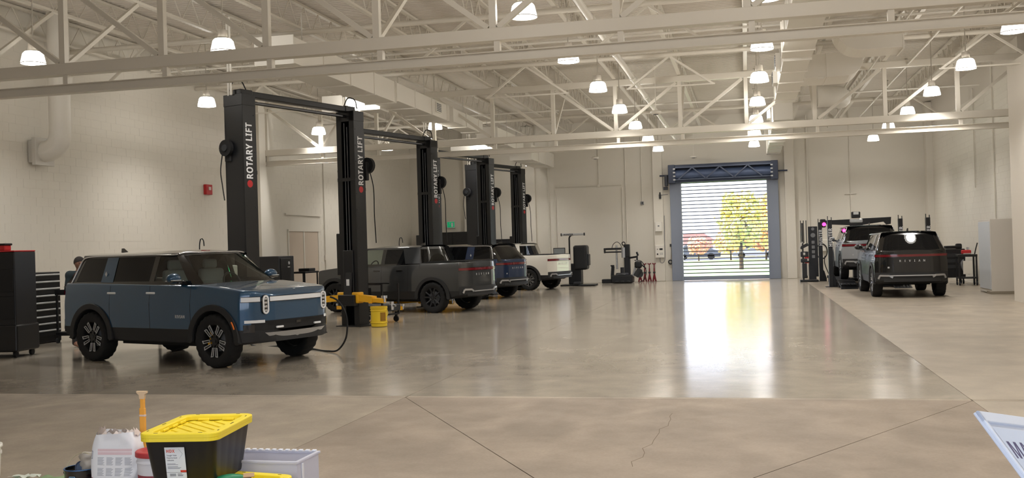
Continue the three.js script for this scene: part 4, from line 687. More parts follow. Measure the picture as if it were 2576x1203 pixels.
// ---------------------------------------------------------------- far wall machines
{
  const t = thing('wheel_balancer', 'black wheel balancer with raised hood, screen and lit name bar on a pole', 'machine', [-7.25, 0, -42.2]);
  mesh('base', [rb(1.5, 0.06, 0.9, 0.2, 0.03, 0, 0.02), rb(0.55, 0.9, 0.6, 0.05, 0.5, -0.1, 0.05)], M.black, t);
  mesh('wheel_hood', [rb(0.6, 1.05, 0.7, 0.32, 1.2, 0, 0.1), rb(0.1, 0.5, 0.5, 0.63, 1.1, 0, 0.04)], M.black, t);
  mesh('pole', tube([[-0.18, 0.9, 0], [-0.18, 1.9, 0], [-0.17, 2.08, 0], [-0.1, 2.16, 0], [0.02, 2.18, 0]], 0.035, 24, 10), M.black, t);
  const b = mesh('name_bar', rb(1.0, 0.1, 0.12, -0.02, 2.2, 0, 0.03), M.silver, t); for (const s of [-1, 1]) mesh('end_cap', rb(0.05, 0.13, 0.14, -0.02 + s * 0.5, 2.2, 0, 0.03), M.black, b);
  mesh('lettering', words('HUNTER', 0.075, 0.004).translate(-0.2, 2.2, 0.06), M.black, b);
  const m = mesh('monitor', rb(0.52, 0.34, 0.05, -0.62, 1.47, 0.05, 0.01), M.black, t); mesh('screen', bx(0.47, 0.28, 0.006, -0.62, 1.47, 0.077), M.screen, m); mesh('monitor_arm', bar(V(-0.6, 1.35, 0), V(-0.2, 1.2, 0), 0.05), M.black, t);
  mesh('foot_ramp', [rb(0.7, 0.04, 0.5, 0.65, 0.04, 0.6, 0.01), rb(0.3, 0.1, 0.3, 0.2, 0.12, 0.5, 0.02)], M.charcoal, t);
}
{
  const t = thing('tyre_changer', 'black tyre changer with arm, tower and silver cylinders against the far wall', 'machine', [-5.3, 0, -43.6]);
  mesh('base', [rb(0.95, 0.35, 0.8, -0.05, 0.19, 0, 0.06), rb(0.5, 0.18, 0.5, -0.68, 0.11, 0.1, 0.03)], M.black, t);
  mesh('turntable', [cy(0.3, 0.26, 0.08, -0.05, 0.42, 0.05, 20), cy(0.08, 0.08, 0.4, -0.05, 0.5, 0.05)], M.charcoal, t);
  mesh('tower', [rb(0.26, 1.45, 0.28, 0.16, 0.98, -0.15, 0.03), rb(0.2, 0.5, 0.22, 0.18, 1.4, -0.1, 0.03)], M.black, t);
  mesh('swing_arm', [rb(0.9, 0.09, 0.1, -0.4, 1.52, 0, 0.03), rb(0.8, 0.06, 0.08, -0.42, 1.38, 0.04, 0.02), rb(0.08, 0.22, 0.1, -0.8, 1.45, 0.02, 0.02)], M.black, t);
  mesh('mount_head_column', [cy(0.04, 0.04, 1.05, -0.28, 1.15, 0, 12)], M.chrome, t);
  mesh('silver_cylinder', [cy(0.08, 0.08, 0.45, 0.02, 1.35, 0.1, 14), rod(V(0.42, 0.3, 0.1), V(0.62, 1.0, 0.1), 0.045, 10)], M.satin, t);
  mesh('lift_ring', new THREE.TorusGeometry(0.07, 0.022, 8, 18).translate(0.02, 1.74, -0.1), M.black, t);
  mesh('hose_loop', [tube([[-0.5, 1.5, 0], [-0.42, 1.72, 0], [-0.25, 1.82, 0], [-0.1, 1.7, 0], [-0.05, 1.5, 0]], 0.014, 20, 6), tube([[0.5, 1.0, 0.1], [0.8, 0.95, 0.15], [0.95, 0.7, 0.15], [1.0, 0.45, 0.1], [0.9, 0.15, 0.15], [0.7, 0.03, 0.2]], 0.016, 30, 6)], M.blackMatte, t);
  mesh('helper_arm', [bar(V(0.25, 1.1, 0), V(0.62, 1.15, 0.1), 0.08), bar(V(0.62, 1.2, 0.1), V(0.62, 0.85, 0.1), 0.07), rb(0.32, 0.3, 0.2, 0.66, 0.8, 0.1, 0.08), bar(V(0.7, 0.9, 0.1), V(1.0, 0.62, 0.12), 0.05), bar(V(0.6, 1.35, 0), V(0.66, 1.2, 0.05), 0.06)], M.black, t);
  mesh('bead_roller', [rod(V(0.55, 0.3, 0.2), V(0.75, 0.62, 0.2), 0.12, 14), cyz(0.16, 0.1, 0.72, 0.4, 0.2, 18)], M.charcoal, t);
  mesh('control_pedals', [-0.25, 0, 0.25].map((x) => rb(0.12, 0.04, 0.16, x, 0.1, 0.46, 0.01)), M.charcoal, t);
  mesh('side_shelf', [bar(V(-0.5, 0.3, 0), V(-0.46, 0.75, 0), 0.14, 0.08), rb(0.16, 0.06, 0.16, -0.48, 0.78, 0, 0.01)], M.black, t);
}
for (let i = 0; i < 4; i++) {
  const t = thing('jack_stand', `dark red jack stand, ${['next to the tyre changer', 'second from the tyre changer', 'third from the tyre changer', 'closest to the pilaster by the door'][i]}`, 'jack stand', [-4.66 + i * 0.21, 0, -44.35], 0, 'red jack stands by the far wall');
  mesh('post', [cy(0.04, 0.03, 0.5, 0, 0.36, 0, 10), cy(0.022, 0.022, 0.3, 0, 0.66, 0, 10)], M.redDeep, t);
  for (let k = 0; k < 4; k++) { const a = k * Math.PI / 2 + 0.4; mesh('leg', bar(V(0, 0.42, 0), V(0.095 * Math.cos(a), 0.01, 0.095 * Math.sin(a)), 0.025), M.redDeep, t); }
  mesh('saddle', [rb(0.13, 0.04, 0.09, 0, 0.8, 0, 0.01), rb(0.03, 0.05, 0.09, -0.06, 0.82, 0, 0.008), rb(0.03, 0.05, 0.09, 0.06, 0.82, 0, 0.008)], M.redDeep, t);
  mesh('collar', rb(0.1, 0.08, 0.1, 0, 0.42, 0, 0.02), M.charcoal, t);
}
{
  const t1 = thing('junction_box', 'plain white box on the pilaster left of the door, upper one', 'box', [-3.82, 2.45, -DF + 0.24]); mesh('box', rb(0.3, 0.42, 0.14, 0, 0, 0.07, 0.01), M.white, t1); mesh('badge', rb(0.07, 0.06, 0.004, 0, 0.03, 0.141, 0.001), M.grey, t1);
  const t2 = thing('door_controller', 'white door control box with display and buttons on the pilaster', 'controller', [-3.8, 1.34, -DF + 0.24]); mesh('box', rb(0.38, 0.56, 0.14, 0, 0, 0.07, 0.01), M.white, t2); mesh('display', rb(0.14, 0.08, 0.006, 0.06, 0.1, 0.141, 0.002), M.black, t2); mesh('switch', [cyz(0.035, 0.03, -0.1, -0.12, 0.15), cyz(0.02, 0.02, -0.1, 0.1, 0.15)], M.black, t2); mesh('keypad', [0, 1, 2, 3, 4, 5].map((i) => bx(0.03, 0.025, 0.004, 0.02 + (i % 3) * 0.05, -0.08 - Math.floor(i / 3) * 0.05, 0.142)), M.grey, t2); mesh('cable_loop', tube([[0.0, -0.28, 0.06], [0.02, -0.5, 0.08], [0.12, -0.52, 0.08], [0.2, -0.4, 0.06], [0.22, 0.6, 0.05], [0.24, 1.6, 0.05]], 0.014, 30, 6), M.grey, t2);
  const t3 = thing('pull_switch', 'small dark switch and coiled cord on the door guide', 'switch', [-3.36, 1.6, -DF + 0.02]); mesh('switch_box', rb(0.14, 0.12, 0.08, 0.06, 0.0, 0.04, 0.01), M.charcoal, t3); mesh('coil', [new THREE.TorusGeometry(0.09, 0.02, 8, 18).translate(0.0, -0.75, 0.06), new THREE.TorusGeometry(0.075, 0.02, 8, 18).translate(0.0, -0.75, 0.09)], M.charcoal, t3); mesh('cord', tube([[0.06, -0.06, 0.05], [0.04, -0.4, 0.06], [0.02, -0.68, 0.06]], 0.012, 12, 6), M.grey, t3);
  const t4 = thing('beam_sensor', 'small dark sensor on a bracket high beside the door', 'sensor', [-3.72, 3.8, -DF + 0.24]); mesh('eye', [rb(0.1, 0.2, 0.1, 0, 0, 0.06, 0.02), cy(0.03, 0.03, 0.1, 0, 0.14, 0.06)], M.charcoal, t4); mesh('bracket', rod(V(0, 0.06, 0.05), V(0.35, 0.08, 0.02), 0.015), M.grey, t4);
  const t5 = thing('security_camera', 'small security camera on the far wall left of the door', 'camera', [-4.55, 3.55, -DF]); mesh('box', rb(0.14, 0.14, 0.1, 0, 0, 0.05, 0.01), M.grey, t5); mesh('lens', cyz(0.03, 0.05, 0.02, 0, 0.11), M.black, t5);
  const t6 = thing('fire_extinguisher', 'red fire extinguisher hanging on the far wall right of the door', 'extinguisher', [2.52, 0.55, -DF + 0.12]); mesh('cylinder', lathe([[0.002, 0], [0.07, 0.005], [0.078, 0.03], [0.078, 0.4], [0.05, 0.47], [0.02, 0.5], [0.002, 0.5]], 18), M.red, t6); mesh('valve', [rb(0.03, 0.08, 0.04, 0, 0.53, 0, 0.005), bar(V(0, 0.55, 0), V(0.12, 0.6, 0), 0.02)], M.black, t6); mesh('hose', tube([[0, 0.53, 0], [-0.1, 0.55, 0.02], [-0.13, 0.4, 0.04], [-0.1, 0.12, 0.06]], 0.014, 16, 6), M.black, t6); mesh('label', rb(0.1, 0.14, 0.004, 0, 0.24, 0.078, 0.001), M.text, t6); mesh('bracket', rb(0.05, 0.1, 0.06, 0, 0.4, -0.09, 0.005), M.grey, t6);
}
// ---------------------------------------------------------------- wheel alignment bay on the right
{
  const t = thing('alignment_rack', 'black alignment rack with ramps and four corner posts under the silver SUV', 'rack', [4.15, 0, -38.3]);
  for (const s of [-1, 1]) { mesh('runway', [rb(0.56, 0.1, 4.9, s * 0.85, 0.215, 0, 0.01), rb(0.5, 0.16, 4.6, s * 0.85, 0.09, 0, 0.01)], M.blackMatte, t); mesh('ramp', ext([[0, 0.012], [1.0, 0.25], [1.0, 0.2], [0.06, 0]], 0.54, 0).rotateY(Math.PI / 2).translate(s * 0.85 - 0.27, 0, 3.43), M.black, t); for (let i = 0; i < 5; i++) mesh('ramp_rib', bx(0.06, 0.03, 0.7, s * 0.85 - 0.2 + i * 0.1, 0.16, 2.95).rotateX(0), M.charcoal, t); }
  mesh('cross_member', [span(-1.05, 1.05, 0.02, 0.14, 2.2, 2.36), span(-1.05, 1.05, 0.02, 0.14, -2.36, -2.2)], M.black, t);
}
const hunterPost = (x, d, lab, side) => { const t = thing('alignment_post', lab, 'post', [x, 0, -d], 0); mesh('column', [rb(0.15, 2.35, 0.2, 0, 1.19, 0, 0.01), span(-0.075, -0.05, 2.35, 2.5, -0.02, 0.02), span(0.05, 0.075, 2.35, 2.46, -0.02, 0.02)], M.black, t); mesh('lettering', words('HUNTER', 0.125, 0.004).scale(0.95, 1, 1).rotateZ(Math.PI / 2).translate(0.01, 1.75, 0.101), M.text, t); mesh('foot', [ext([[0, 0.02], [side * 0.2, 0.02], [side * 0.2, 0.12], [side * 0.12, 0.4], [0, 0.55]], 0.1).translate(0, 0, -0.05), rb(0.4, 0.02, 0.4, 0, 0.01, 0, 0.004)], M.black, t); return t; };
hunterPost(2.86, 36.7, 'black lettered rack post at the front left of the silver SUV', 1);
hunterPost(2.87, 41.6, 'black lettered rack post standing by the tool panel at back left', 1);
hunterPost(5.52, 38.9, 'black lettered rack post showing between the two SUV roofs', -1);
hunterPost(6.4, 38.5, 'black lettered rack post above the right end of the black SUV', -1);
{
  const t = thing('alignment_camera', 'black alignment camera beam on a mast with white centre pod', 'camera beam', [4.3, 0, -42.2]);
  mesh('mast', [rb(0.34, 2.2, 0.3, 0, 1.2, 0, 0.04), rb(0.8, 0.1, 0.6, 0, 0.05, 0, 0.02)], M.black, t);
  mesh('beam', [ext([[-1.35, 2.42], [-1.35, 2.3], [-0.25, 2.22], [-0.15, 2.1], [0.15, 2.1], [0.25, 2.22], [1.05, 2.32], [1.15, 2.2], [1.3, 2.22], [1.32, 2.48], [0.3, 2.46], [-0.3, 2.44]], 0.14, 0.01).translate(0, 0, 0.05)], M.black, t);
  mesh('centre_pod', rb(0.5, 0.16, 0.1, 0, 2.38, 0.2, 0.06), M.silver, t); mesh('head', [rb(0.34, 0.26, 0.24, 0, 2.62, 0.1, 0.04)], M.black, t); mesh('lens', rb(0.2, 0.1, 0.02, 0, 2.68, 0.225, 0.02), M.lampOff, t);
  const r = mesh('camera_pod', rb(0.22, 0.34, 0.18, -1.28, 2.32, 0.14, 0.04), M.black, t);
  mesh('red_light', cyz(0.075, 0.02, -1.24, 2.28, 0.24, 16), new THREE.MeshStandardMaterial({ color: 0xff2080, emissive: new THREE.Color(1, 0.05, 0.35), emissiveIntensity: 2.2 }), t);
  const l = new THREE.PointLight(new THREE.Color(1, 0.1, 0.4), 0.02); l.name = 'pod_glow'; l.position.set(-1.24, 2.28, 0.32); l.castShadow = true; t.add(l);
}
{
  const t = thing('tool_stand', 'black tool stand hung with clamps and adapters left of the alignment rack', 'tool rack', [2.27, 0, -41.2]);
  mesh('frame', [rb(0.36, 2.0, 0.06, 0.3, 1.2, -0.1, 0.01), rb(0.7, 0.08, 0.5, 0.1, 0.05, 0, 0.02), rb(0.06, 2.3, 0.06, -0.1, 1.2, -0.1, 0.01), ext([[0.1, 0.1], [0.38, 0.1], [0.38, 0.2], [0.3, 0.6], [0.1, 0.7]], 0.08)], M.black, t);
  for (let i = 0; i < 4; i++) mesh('square_adapter', rb(0.12, 0.13, 0.03, 0.3, 1.0 + i * 0.19, -0.05, 0.02), M.grey, t);
  mesh('round_adapter', [cyz(0.06, 0.03, 0.3, 2.1, -0.05, 16), cyz(0.09, 0.03, 0.3, 1.85, -0.05, 16)], M.grey, t);
  mesh('wheel_clamp', [bar(V(-0.2, 1.35, 0), V(0.1, 1.5, 0), 0.12), rb(0.3, 0.22, 0.16, -0.05, 1.1, 0, 0.04), rb(0.34, 0.16, 0.16, -0.03, 0.85, 0, 0.04), rb(0.2, 0.6, 0.14, -0.05, 0.45, 0, 0.03)], M.charcoal, t);
  mesh('target_plate', [bar(V(-0.28, 1.25, 0.05), V(-0.12, 1.6, 0.05), 0.05), rb(0.06, 0.5, 0.04, 0.06, 0.5, 0.08, 0.01), rb(0.08, 0.1, 0.04, -0.06, 1.12, 0.09, 0.01), rb(0.06, 0.08, 0.04, 0.08, 0.88, 0.09, 0.01)], M.galv, t);
  mesh('hanging_rods', [-0.16, -0.05, 0.05].map((x) => cy(0.016, 0.016, 0.9, x, 2.0, -0.05, 8)), M.black, t);
  const c = thing('cable_holder', 'white wall box with a black coiled cable behind the rack post', 'cable', [3.28, 1.35, -DF]); mesh('box', rb(0.26, 0.5, 0.12, 0, 0.05, 0.06, 0.02), M.white, c); mesh('coil', [new THREE.TorusGeometry(0.32, 0.03, 8, 24).scale(0.7, 1, 1).translate(-0.12, -0.2, 0.14), tube([[0, -0.4, 0.12], [-0.02, -0.7, 0.12], [0.1, -1.1, 0.2], [0.2, -1.33, 0.3]], 0.02, 16, 6)], M.blackMatte, c);
}
{
  const t = thing('shop_cart', 'black service cart with hoses and gear beside the black SUV', 'cart', [7.0, 0, -37.4]);
  mesh('cabinet', [rb(0.7, 1.0, 0.6, 0, 0.72, 0, 0.03)], M.black, t); for (let i = 0; i < 3; i++) mesh('drawer', rb(0.5, 0.12, 0.02, 0, 0.6 + i * 0.2, 0.305, 0.01), M.charcoal, t); mesh('gear', [rb(0.5, 0.1, 0.4, 0.0, 1.28, 0, 0.03), rb(0.2, 0.2, 0.2, 0.2, 1.3, 0, 0.05)], M.blackMatte, t); mesh('hose', tube([[0.35, 0.9, 0.2], [0.2, 0.7, 0.4], [0.3, 0.4, 0.42], [0.45, 0.35, 0.35]], 0.03, 20, 8), M.grey, t);
  for (const [x, z] of [[-0.28, -0.22], [0.28, -0.22], [-0.28, 0.22], [0.28, 0.22]]) mesh('caster', [cyx(0.08, 0.04, x, 0.08, z, 14), rb(0.05, 0.12, 0.05, x, 0.18, z, 0.01)], M.blackMatte, t);
  const c = thing('tray_cart', 'black tray cart with tall frame beside the light grey locker', 'cart', [7.2, 0, -36.2]);
  mesh('tray', [rb(0.6, 0.08, 0.5, 0, 1.0, 0, 0.01), rb(0.6, 0.05, 0.5, 0, 0.25, 0, 0.01)], M.black, c); for (const [x, z] of [[-0.27, -0.22], [0.27, -0.22], [-0.27, 0.22], [0.27, 0.22]]) { mesh('upright', rb(0.05, 0.9, 0.05, x, 0.58, z, 0.006), M.black, c); mesh('caster', cyx(0.065, 0.04, x, 0.065, z, 12), M.charcoal, c); } mesh('white_panel', rb(0.3, 0.45, 0.03, 0, 0.6, 0.2, 0.01), M.white, c); mesh('push_handle', tube([[0.26, 1.02, 0], [0.3, 1.2, 0], [0.36, 1.42, 0]], 0.02, 10, 6), M.black, c);
  const j = thing('red_jack', 'small red and silver jack lying on the tray cart', 'jack', [7.2, 1.04, -36.2]); mesh('body', [rb(0.3, 0.14, 0.2, 0, 0.08, 0, 0.04)], M.red, j); mesh('ram', [cy(0.04, 0.04, 0.1, 0.06, 0.19, 0), rb(0.24, 0.04, 0.12, 0, 0.02, 0.1, 0.01)], M.chrome, j);
  const lk = thing('locker', 'light grey metal locker block standing by the right wall', 'locker', [7.16, 0, -31.45]); mesh('body', rb(0.8, 2.12, 1.5, 0, 1.08, 0, 0.01), std(212, 206, 196, 0.6), lk); mesh('door', rb(0.012, 1.95, 1.4, -0.405, 1.1, 0, 0.004), std(206, 210, 214, 0.5), lk); mesh('plinth', rb(0.84, 0.08, 0.5, -0.02, 0.04, 0.52, 0.01), std(150, 140, 124, 0.7), lk);  // door face coloured bluish to hold the daylight falling on that side
}
// ---------------------------------------------------------------- things on the floor in the foreground
function tote(name, label, w, l, h, pos, turn, withLabel) {
  const t = thing(name, label, 'tote', pos, turn);
  const k = 0.86, rnd4 = (a, b, r, n = 5) => { const p = []; for (const [sx, sy, a0] of [[1, 1, 0], [-1, 1, 90], [-1, -1, 180], [1, -1, 270]]) for (let i = 0; i <= n; i++) { const q = (a0 + i / n * 90) * Math.PI / 180; p.push([sx * (a - r) + r * Math.cos(q), sy * (b - r) + r * Math.sin(q)]); } return p; };
  // tapered ribbed body
  const ringAt = (s, y) => { const p = rnd4(w / 2 * s, l / 2 * s, 0.06, 6), out = []; for (let i = 0; i < p.length; i++) { const a = p[i], b = p[(i + 1) % p.length], L = Math.hypot(b[0] - a[0], b[1] - a[1]), n = L > 0.1 ? 12 : 1; for (let j = 0; j < n; j++) { const q = j / n, rib = n > 1 && j > 0 && (j % 3 === 1 || j % 3 === 2) ? 0.985 : 1; out.push(V(lerp(a[0], b[0], q) * rib, y, lerp(a[1], b[1], q) * rib)); } } out.push(out[0].clone()); return out; };
  const g = toCreasedNormals(loft([ringAt(0.78, 0), ringAt(0.8, 0.02), ringAt(0.93, h - 0.05), ringAt(0.94, h - 0.03)]), 0.5);
  mesh('bin', [g, ext(rnd4(w / 2 * 0.78, l / 2 * 0.78, 0.06), 0.005).rotateX(-Math.PI / 2)], M.black, t);
  // lid: raised rim, sunken tray with diagonal ribs
  const lid = mesh('lid', [ext(rnd4(w / 2, l / 2, 0.075, 7), 0.02, 0.008, [rnd4(w / 2 - 0.05, l / 2 - 0.055, 0.05).reverse()]).rotateX(-Math.PI / 2).translate(0, h - 0.012, 0), ext(rnd4(w / 2 + 0.004, l / 2 + 0.004, 0.08, 7), 0.028, 0.003, [rnd4(w / 2 - 0.01, l / 2 - 0.01, 0.075, 7).reverse()]).rotateX(-Math.PI / 2).translate(0, h - 0.035, 0), ext(rnd4(w / 2 - 0.04, l / 2 - 0.045, 0.05), 0.006).rotateX(-Math.PI / 2).translate(0, h - 0.03, 0)], M.yellowTote, t);
  const iw = w / 2 - 0.06, il = l / 2 - 0.07;
  const ribs = []; for (let i = -3; i <= 3; i++) { const c = i * 0.1, a = [-iw * 0.78, c - 0.16], b = [iw * 0.78, c + 0.16]; const q = (p, o) => { const f = clamp(p[1], -il * 0.86, il * 0.86); const tt = (f - p[1]) / (o[1] - p[1] || 1); return [lerp(p[0], o[0], tt), f]; }; const A = q(a, b), B = q(b, a); if (Math.hypot(A[0] - B[0], A[1] - B[1]) > 0.08) ribs.push(bar(V(A[0], h - 0.02, A[1]), V(B[0], h - 0.02, B[1]), 0.052, 0.012)); }
  mesh('tray_rib', ribs, M.yellowTote, lid);
  const notches = []; for (const s of [-1, 1]) { for (const q of [-0.7, -0.25, 0.25, 0.7]) notches.push(rb(0.03, 0.02, 0.09, s * (iw + 0.01), h - 0.012, q * il, 0.008)); for (const q of [-0.45, 0.45]) notches.push(rb(0.09, 0.02, 0.03, q * iw, h - 0.012, s * (il + 0.012), 0.008)); }
  mesh('rim_step', notches, M.yellowTote, lid);
  const slots = []; for (const s of [-1, 1]) { for (const q of [-0.85, 0, 0.1, 0.88]) slots.push(rb(0.007, 0.002, 0.028, s * (w / 2 - 0.02), h + 0.0165, q * il, 0.001)); for (const q of [-0.75, 0.75]) slots.push(rb(0.028, 0.002, 0.007, q * iw, h + 0.0165, s * (l / 2 - 0.022), 0.001)); }
  mesh('rim_slot', slots, M.blackMatte, lid);
  return t;
}
function printTex(w, h, fn) { const c = document.createElement('canvas'); c.width = w; c.height = h; fn(c.getContext('2d'), w, h); const t = new THREE.CanvasTexture(c); t.colorSpace = THREE.SRGBColorSpace; return t; }
const lines = (x, X, Y, w, n, s, col) => { x.fillStyle = col; for (let i = 0; i < n; i++) x.fillRect(X, Y + i * s, w * (0.7 + 0.3 * ((i * 37 + X * 7) % 10) / 10), s * 0.5); };
{
  const turn = 0.16, cx = -3.722, cd = 6.187, hb = 0.245;
  const t = tote('storage_tote', 'black storage tote with yellow lid and white store label, stacked on another tote', 0.52, 0.76, 0.36, [cx, hb, -cd], turn);
  const lab = printTex(256, 384, (x, w, h) => { x.fillStyle = '#dfe6f0'; x.fillRect(0, 0, w, h); x.fillStyle = '#d5412e'; x.font = 'bold 54px sans-serif'; x.fillText('HDX', 18, 66); x.fillStyle = '#39425a'; x.font = 'bold 24px sans-serif'; x.fillText('Tough Tote', 20, 108); x.fillText('Fourre-tout', 20, 138); x.fillText('robuste', 20, 168); lines(x, 20, 200, 150, 2, 12, '#7d879a'); lines(x, 20, 236, 190, 3, 12, '#7d879a'); x.strokeStyle = '#b5c0d0'; x.lineWidth = 6; x.beginPath(); x.moveTo(180, 20); x.lineTo(226, 80); x.lineTo(180, 140); x.stroke(); x.fillStyle = '#d5412e'; x.fillRect(180, 282, 76, 26); x.fillStyle = '#5a6478'; x.fillRect(0, 308, w, 4); for (let i = 0; i < 16; i++) x.fillRect(40 + i * 5, 324, 2 + (i % 3), 34); lines(x, 140, 326, 80, 3, 12, '#5a6478'); });
  const m = mesh('store_label', new THREE.PlaneGeometry(0.135, 0.215), new THREE.MeshStandardMaterial({ map: lab, roughness: 0.6 }), t);
  m.position.set(-0.03, 0.175, 0.3345); m.rotation.x = 0.17;
  // second tote under it
  tote('storage_tote', 'lower storage tote with yellow lid, mostly hidden under the stacked one', 0.52, 0.76, 0.228, [-3.4, 0, -6.0], -0.15);
}
{
  const m = new THREE.MeshPhysicalMaterial({ color: C(236, 238, 248), roughness: 0.35, transmission: 0.55, thickness: 0, side: THREE.DoubleSide });
  const t = thing('clear_bin', 'clear plastic open bin behind the yellow lidded totes', 'bin', [-3.43, 0, -6.64], 0.0);
  const w = 0.3, l = 0.18, h = 0.3, b = 0.004, wall = (a, c, f) => mesh('side_wall', f, m, t);
  mesh('base', rb(2 * w - 0.02, 0.006, 2 * l - 0.02, 0, 0.004, 0, 0.002), m, t);
  for (const s of [-1, 1]) { mesh('side_wall', rb(2 * w, h, b, 0, h / 2, s * l, 0.001), m, t); mesh('side_wall', rb(b, h, 2 * l, s * w, h / 2, 0, 0.001), m, t); }
  const wh = std(226, 230, 240, 0.4);
  mesh('rim', [rb(2 * w + 0.03, 0.02, 0.025, 0, h, l, 0.006), rb(2 * w + 0.03, 0.02, 0.025, 0, h, -l, 0.006), rb(0.025, 0.02, 2 * l, w, h, 0, 0.006), rb(0.025, 0.02, 2 * l, -w, h, 0, 0.006)], m, t);
  for (let i = -5; i <= 5; i++) mesh('rim_rib', [rb(0.03, 0.012, 0.03, i * 0.054, h + 0.012, -l, 0.004)], wh, t);
  mesh('latch', rb(0.008, 0.16, 0.03, w + 0.006, 0.2, 0.1, 0.003), wh, t);
}
{ // torn mortar bag
  const tex = printTex(512, 640, (x, w, h) => { x.fillStyle = '#e4e6ea'; x.fillRect(0, 0, w, h); x.fillStyle = '#dcc3c8'; x.fillRect(120, 150, 330, 60); x.fillStyle = '#efe6ea'; x.fillRect(120, 176, 330, 6); for (let r = 0; r < 2; r++) for (let c = 0; c < 4; c++) lines(x, 118 + c * 88, 236 + r * 106, 72, 10, 8, '#9297a2'); lines(x, 122, 462, 150, 18, 9, '#9297a2'); x.fillStyle = '#dcc3c8'; x.fillRect(300, 440, 165, 200); x.fillStyle = '#f2f2f4'; x.beginPath(); x.arc(328, 478, 24, 0, 7); x.fill(); x.fillStyle = '#6b4a58'; x.fillRect(322, 466, 12, 24); lines(x, 312, 520, 130, 6, 14, '#c9a3ac'); x.strokeStyle = '#68758c'; x.lineWidth = 6; x.strokeRect(8, 180, 52, 70); x.fillStyle = '#7f8896'; x.fillRect(20, 194, 26, 44); x.fillStyle = '#5c6a84'; x.beginPath(); x.arc(34, 96, 12, 0, 7); x.fill(); x.save(); x.translate(70, 560); x.rotate(-Math.PI / 2); x.fillStyle = '#b0606c'; x.font = 'bold 62px sans-serif'; x.fillText('5-45', 0, 0); x.restore(); });
  const t = thing('mortar_bag', 'white printed paper mortar bag with torn open top', 'bag', [-4.65, 0, -6.6], 0.06);
  const nn = makeNoise(16, 55), mat = new THREE.MeshStandardMaterial({ map: tex, roughness: 0.8, side: THREE.DoubleSide });
  const bag = grid((u, v) => { const a = u * 2 * Math.PI, y = v * 0.47 * (1 + 0.02 * Math.sin(a * 2)), fold = 0.018 * (nn(u * 16, v * 9) - 0.5), e = 0.5, ca = Math.cos(a), sa = Math.sin(a), sx = Math.sign(ca) * Math.abs(ca) ** e, sz = Math.sign(sa) * Math.abs(sa) ** e, b = 0.93 + 0.1 * Math.sin(v * Math.PI) - 0.12 * v ** 6; return V(-sx * 0.19 * b + fold, y, -sz * 0.115 * (1.05 - 0.35 * v) + fold); }, 64, 24);
  { const p = bag.attributes.position, u2 = bag.attributes.uv; for (let i = 0; i < p.count; i++) u2.setXY(i, clamp(0.17 + (p.getX(i) + 0.14) / 0.34 * 0.8), p.getZ(i) > 0 || p.getX(i) < -0.16 ? p.getY(i) / 0.47 : 0.93); }
  mesh('sack', bag, mat, t);
  const torn = []; for (let i = 0; i < 9; i++) { const a = i / 9 * 2 * Math.PI, x = 0.165 * Math.cos(a), z = 0.07 * Math.sin(a), h = [0.012, 0.006, 0.0, 0.004, 0.03, 0.02, 0.0, 0.0, 0.01][i]; torn.push(grid((u, v) => V(x + (u - 0.5) * 0.1 * Math.cos(a + 1.57) * (1 - 0.6 * v) - x * 0.12 * v, 0.45 + v * (h + 0.03) + 0.012 * Math.sin(u * 9 + i), z + (u - 0.5) * 0.1 * Math.sin(a + 1.57) * (1 - 0.6 * v) - z * 0.3 * v), 4, 3)); }
  mesh('torn_edge', torn, std(214, 202, 194, 0.9), t);
  mesh('mortar_fill', new THREE.SphereGeometry(0.16, 20, 8, 0, 7, 0, 1.2).scale(1, 0.3, 0.5).translate(0, 0.36, 0), std(170, 160, 148, 1), t);
}
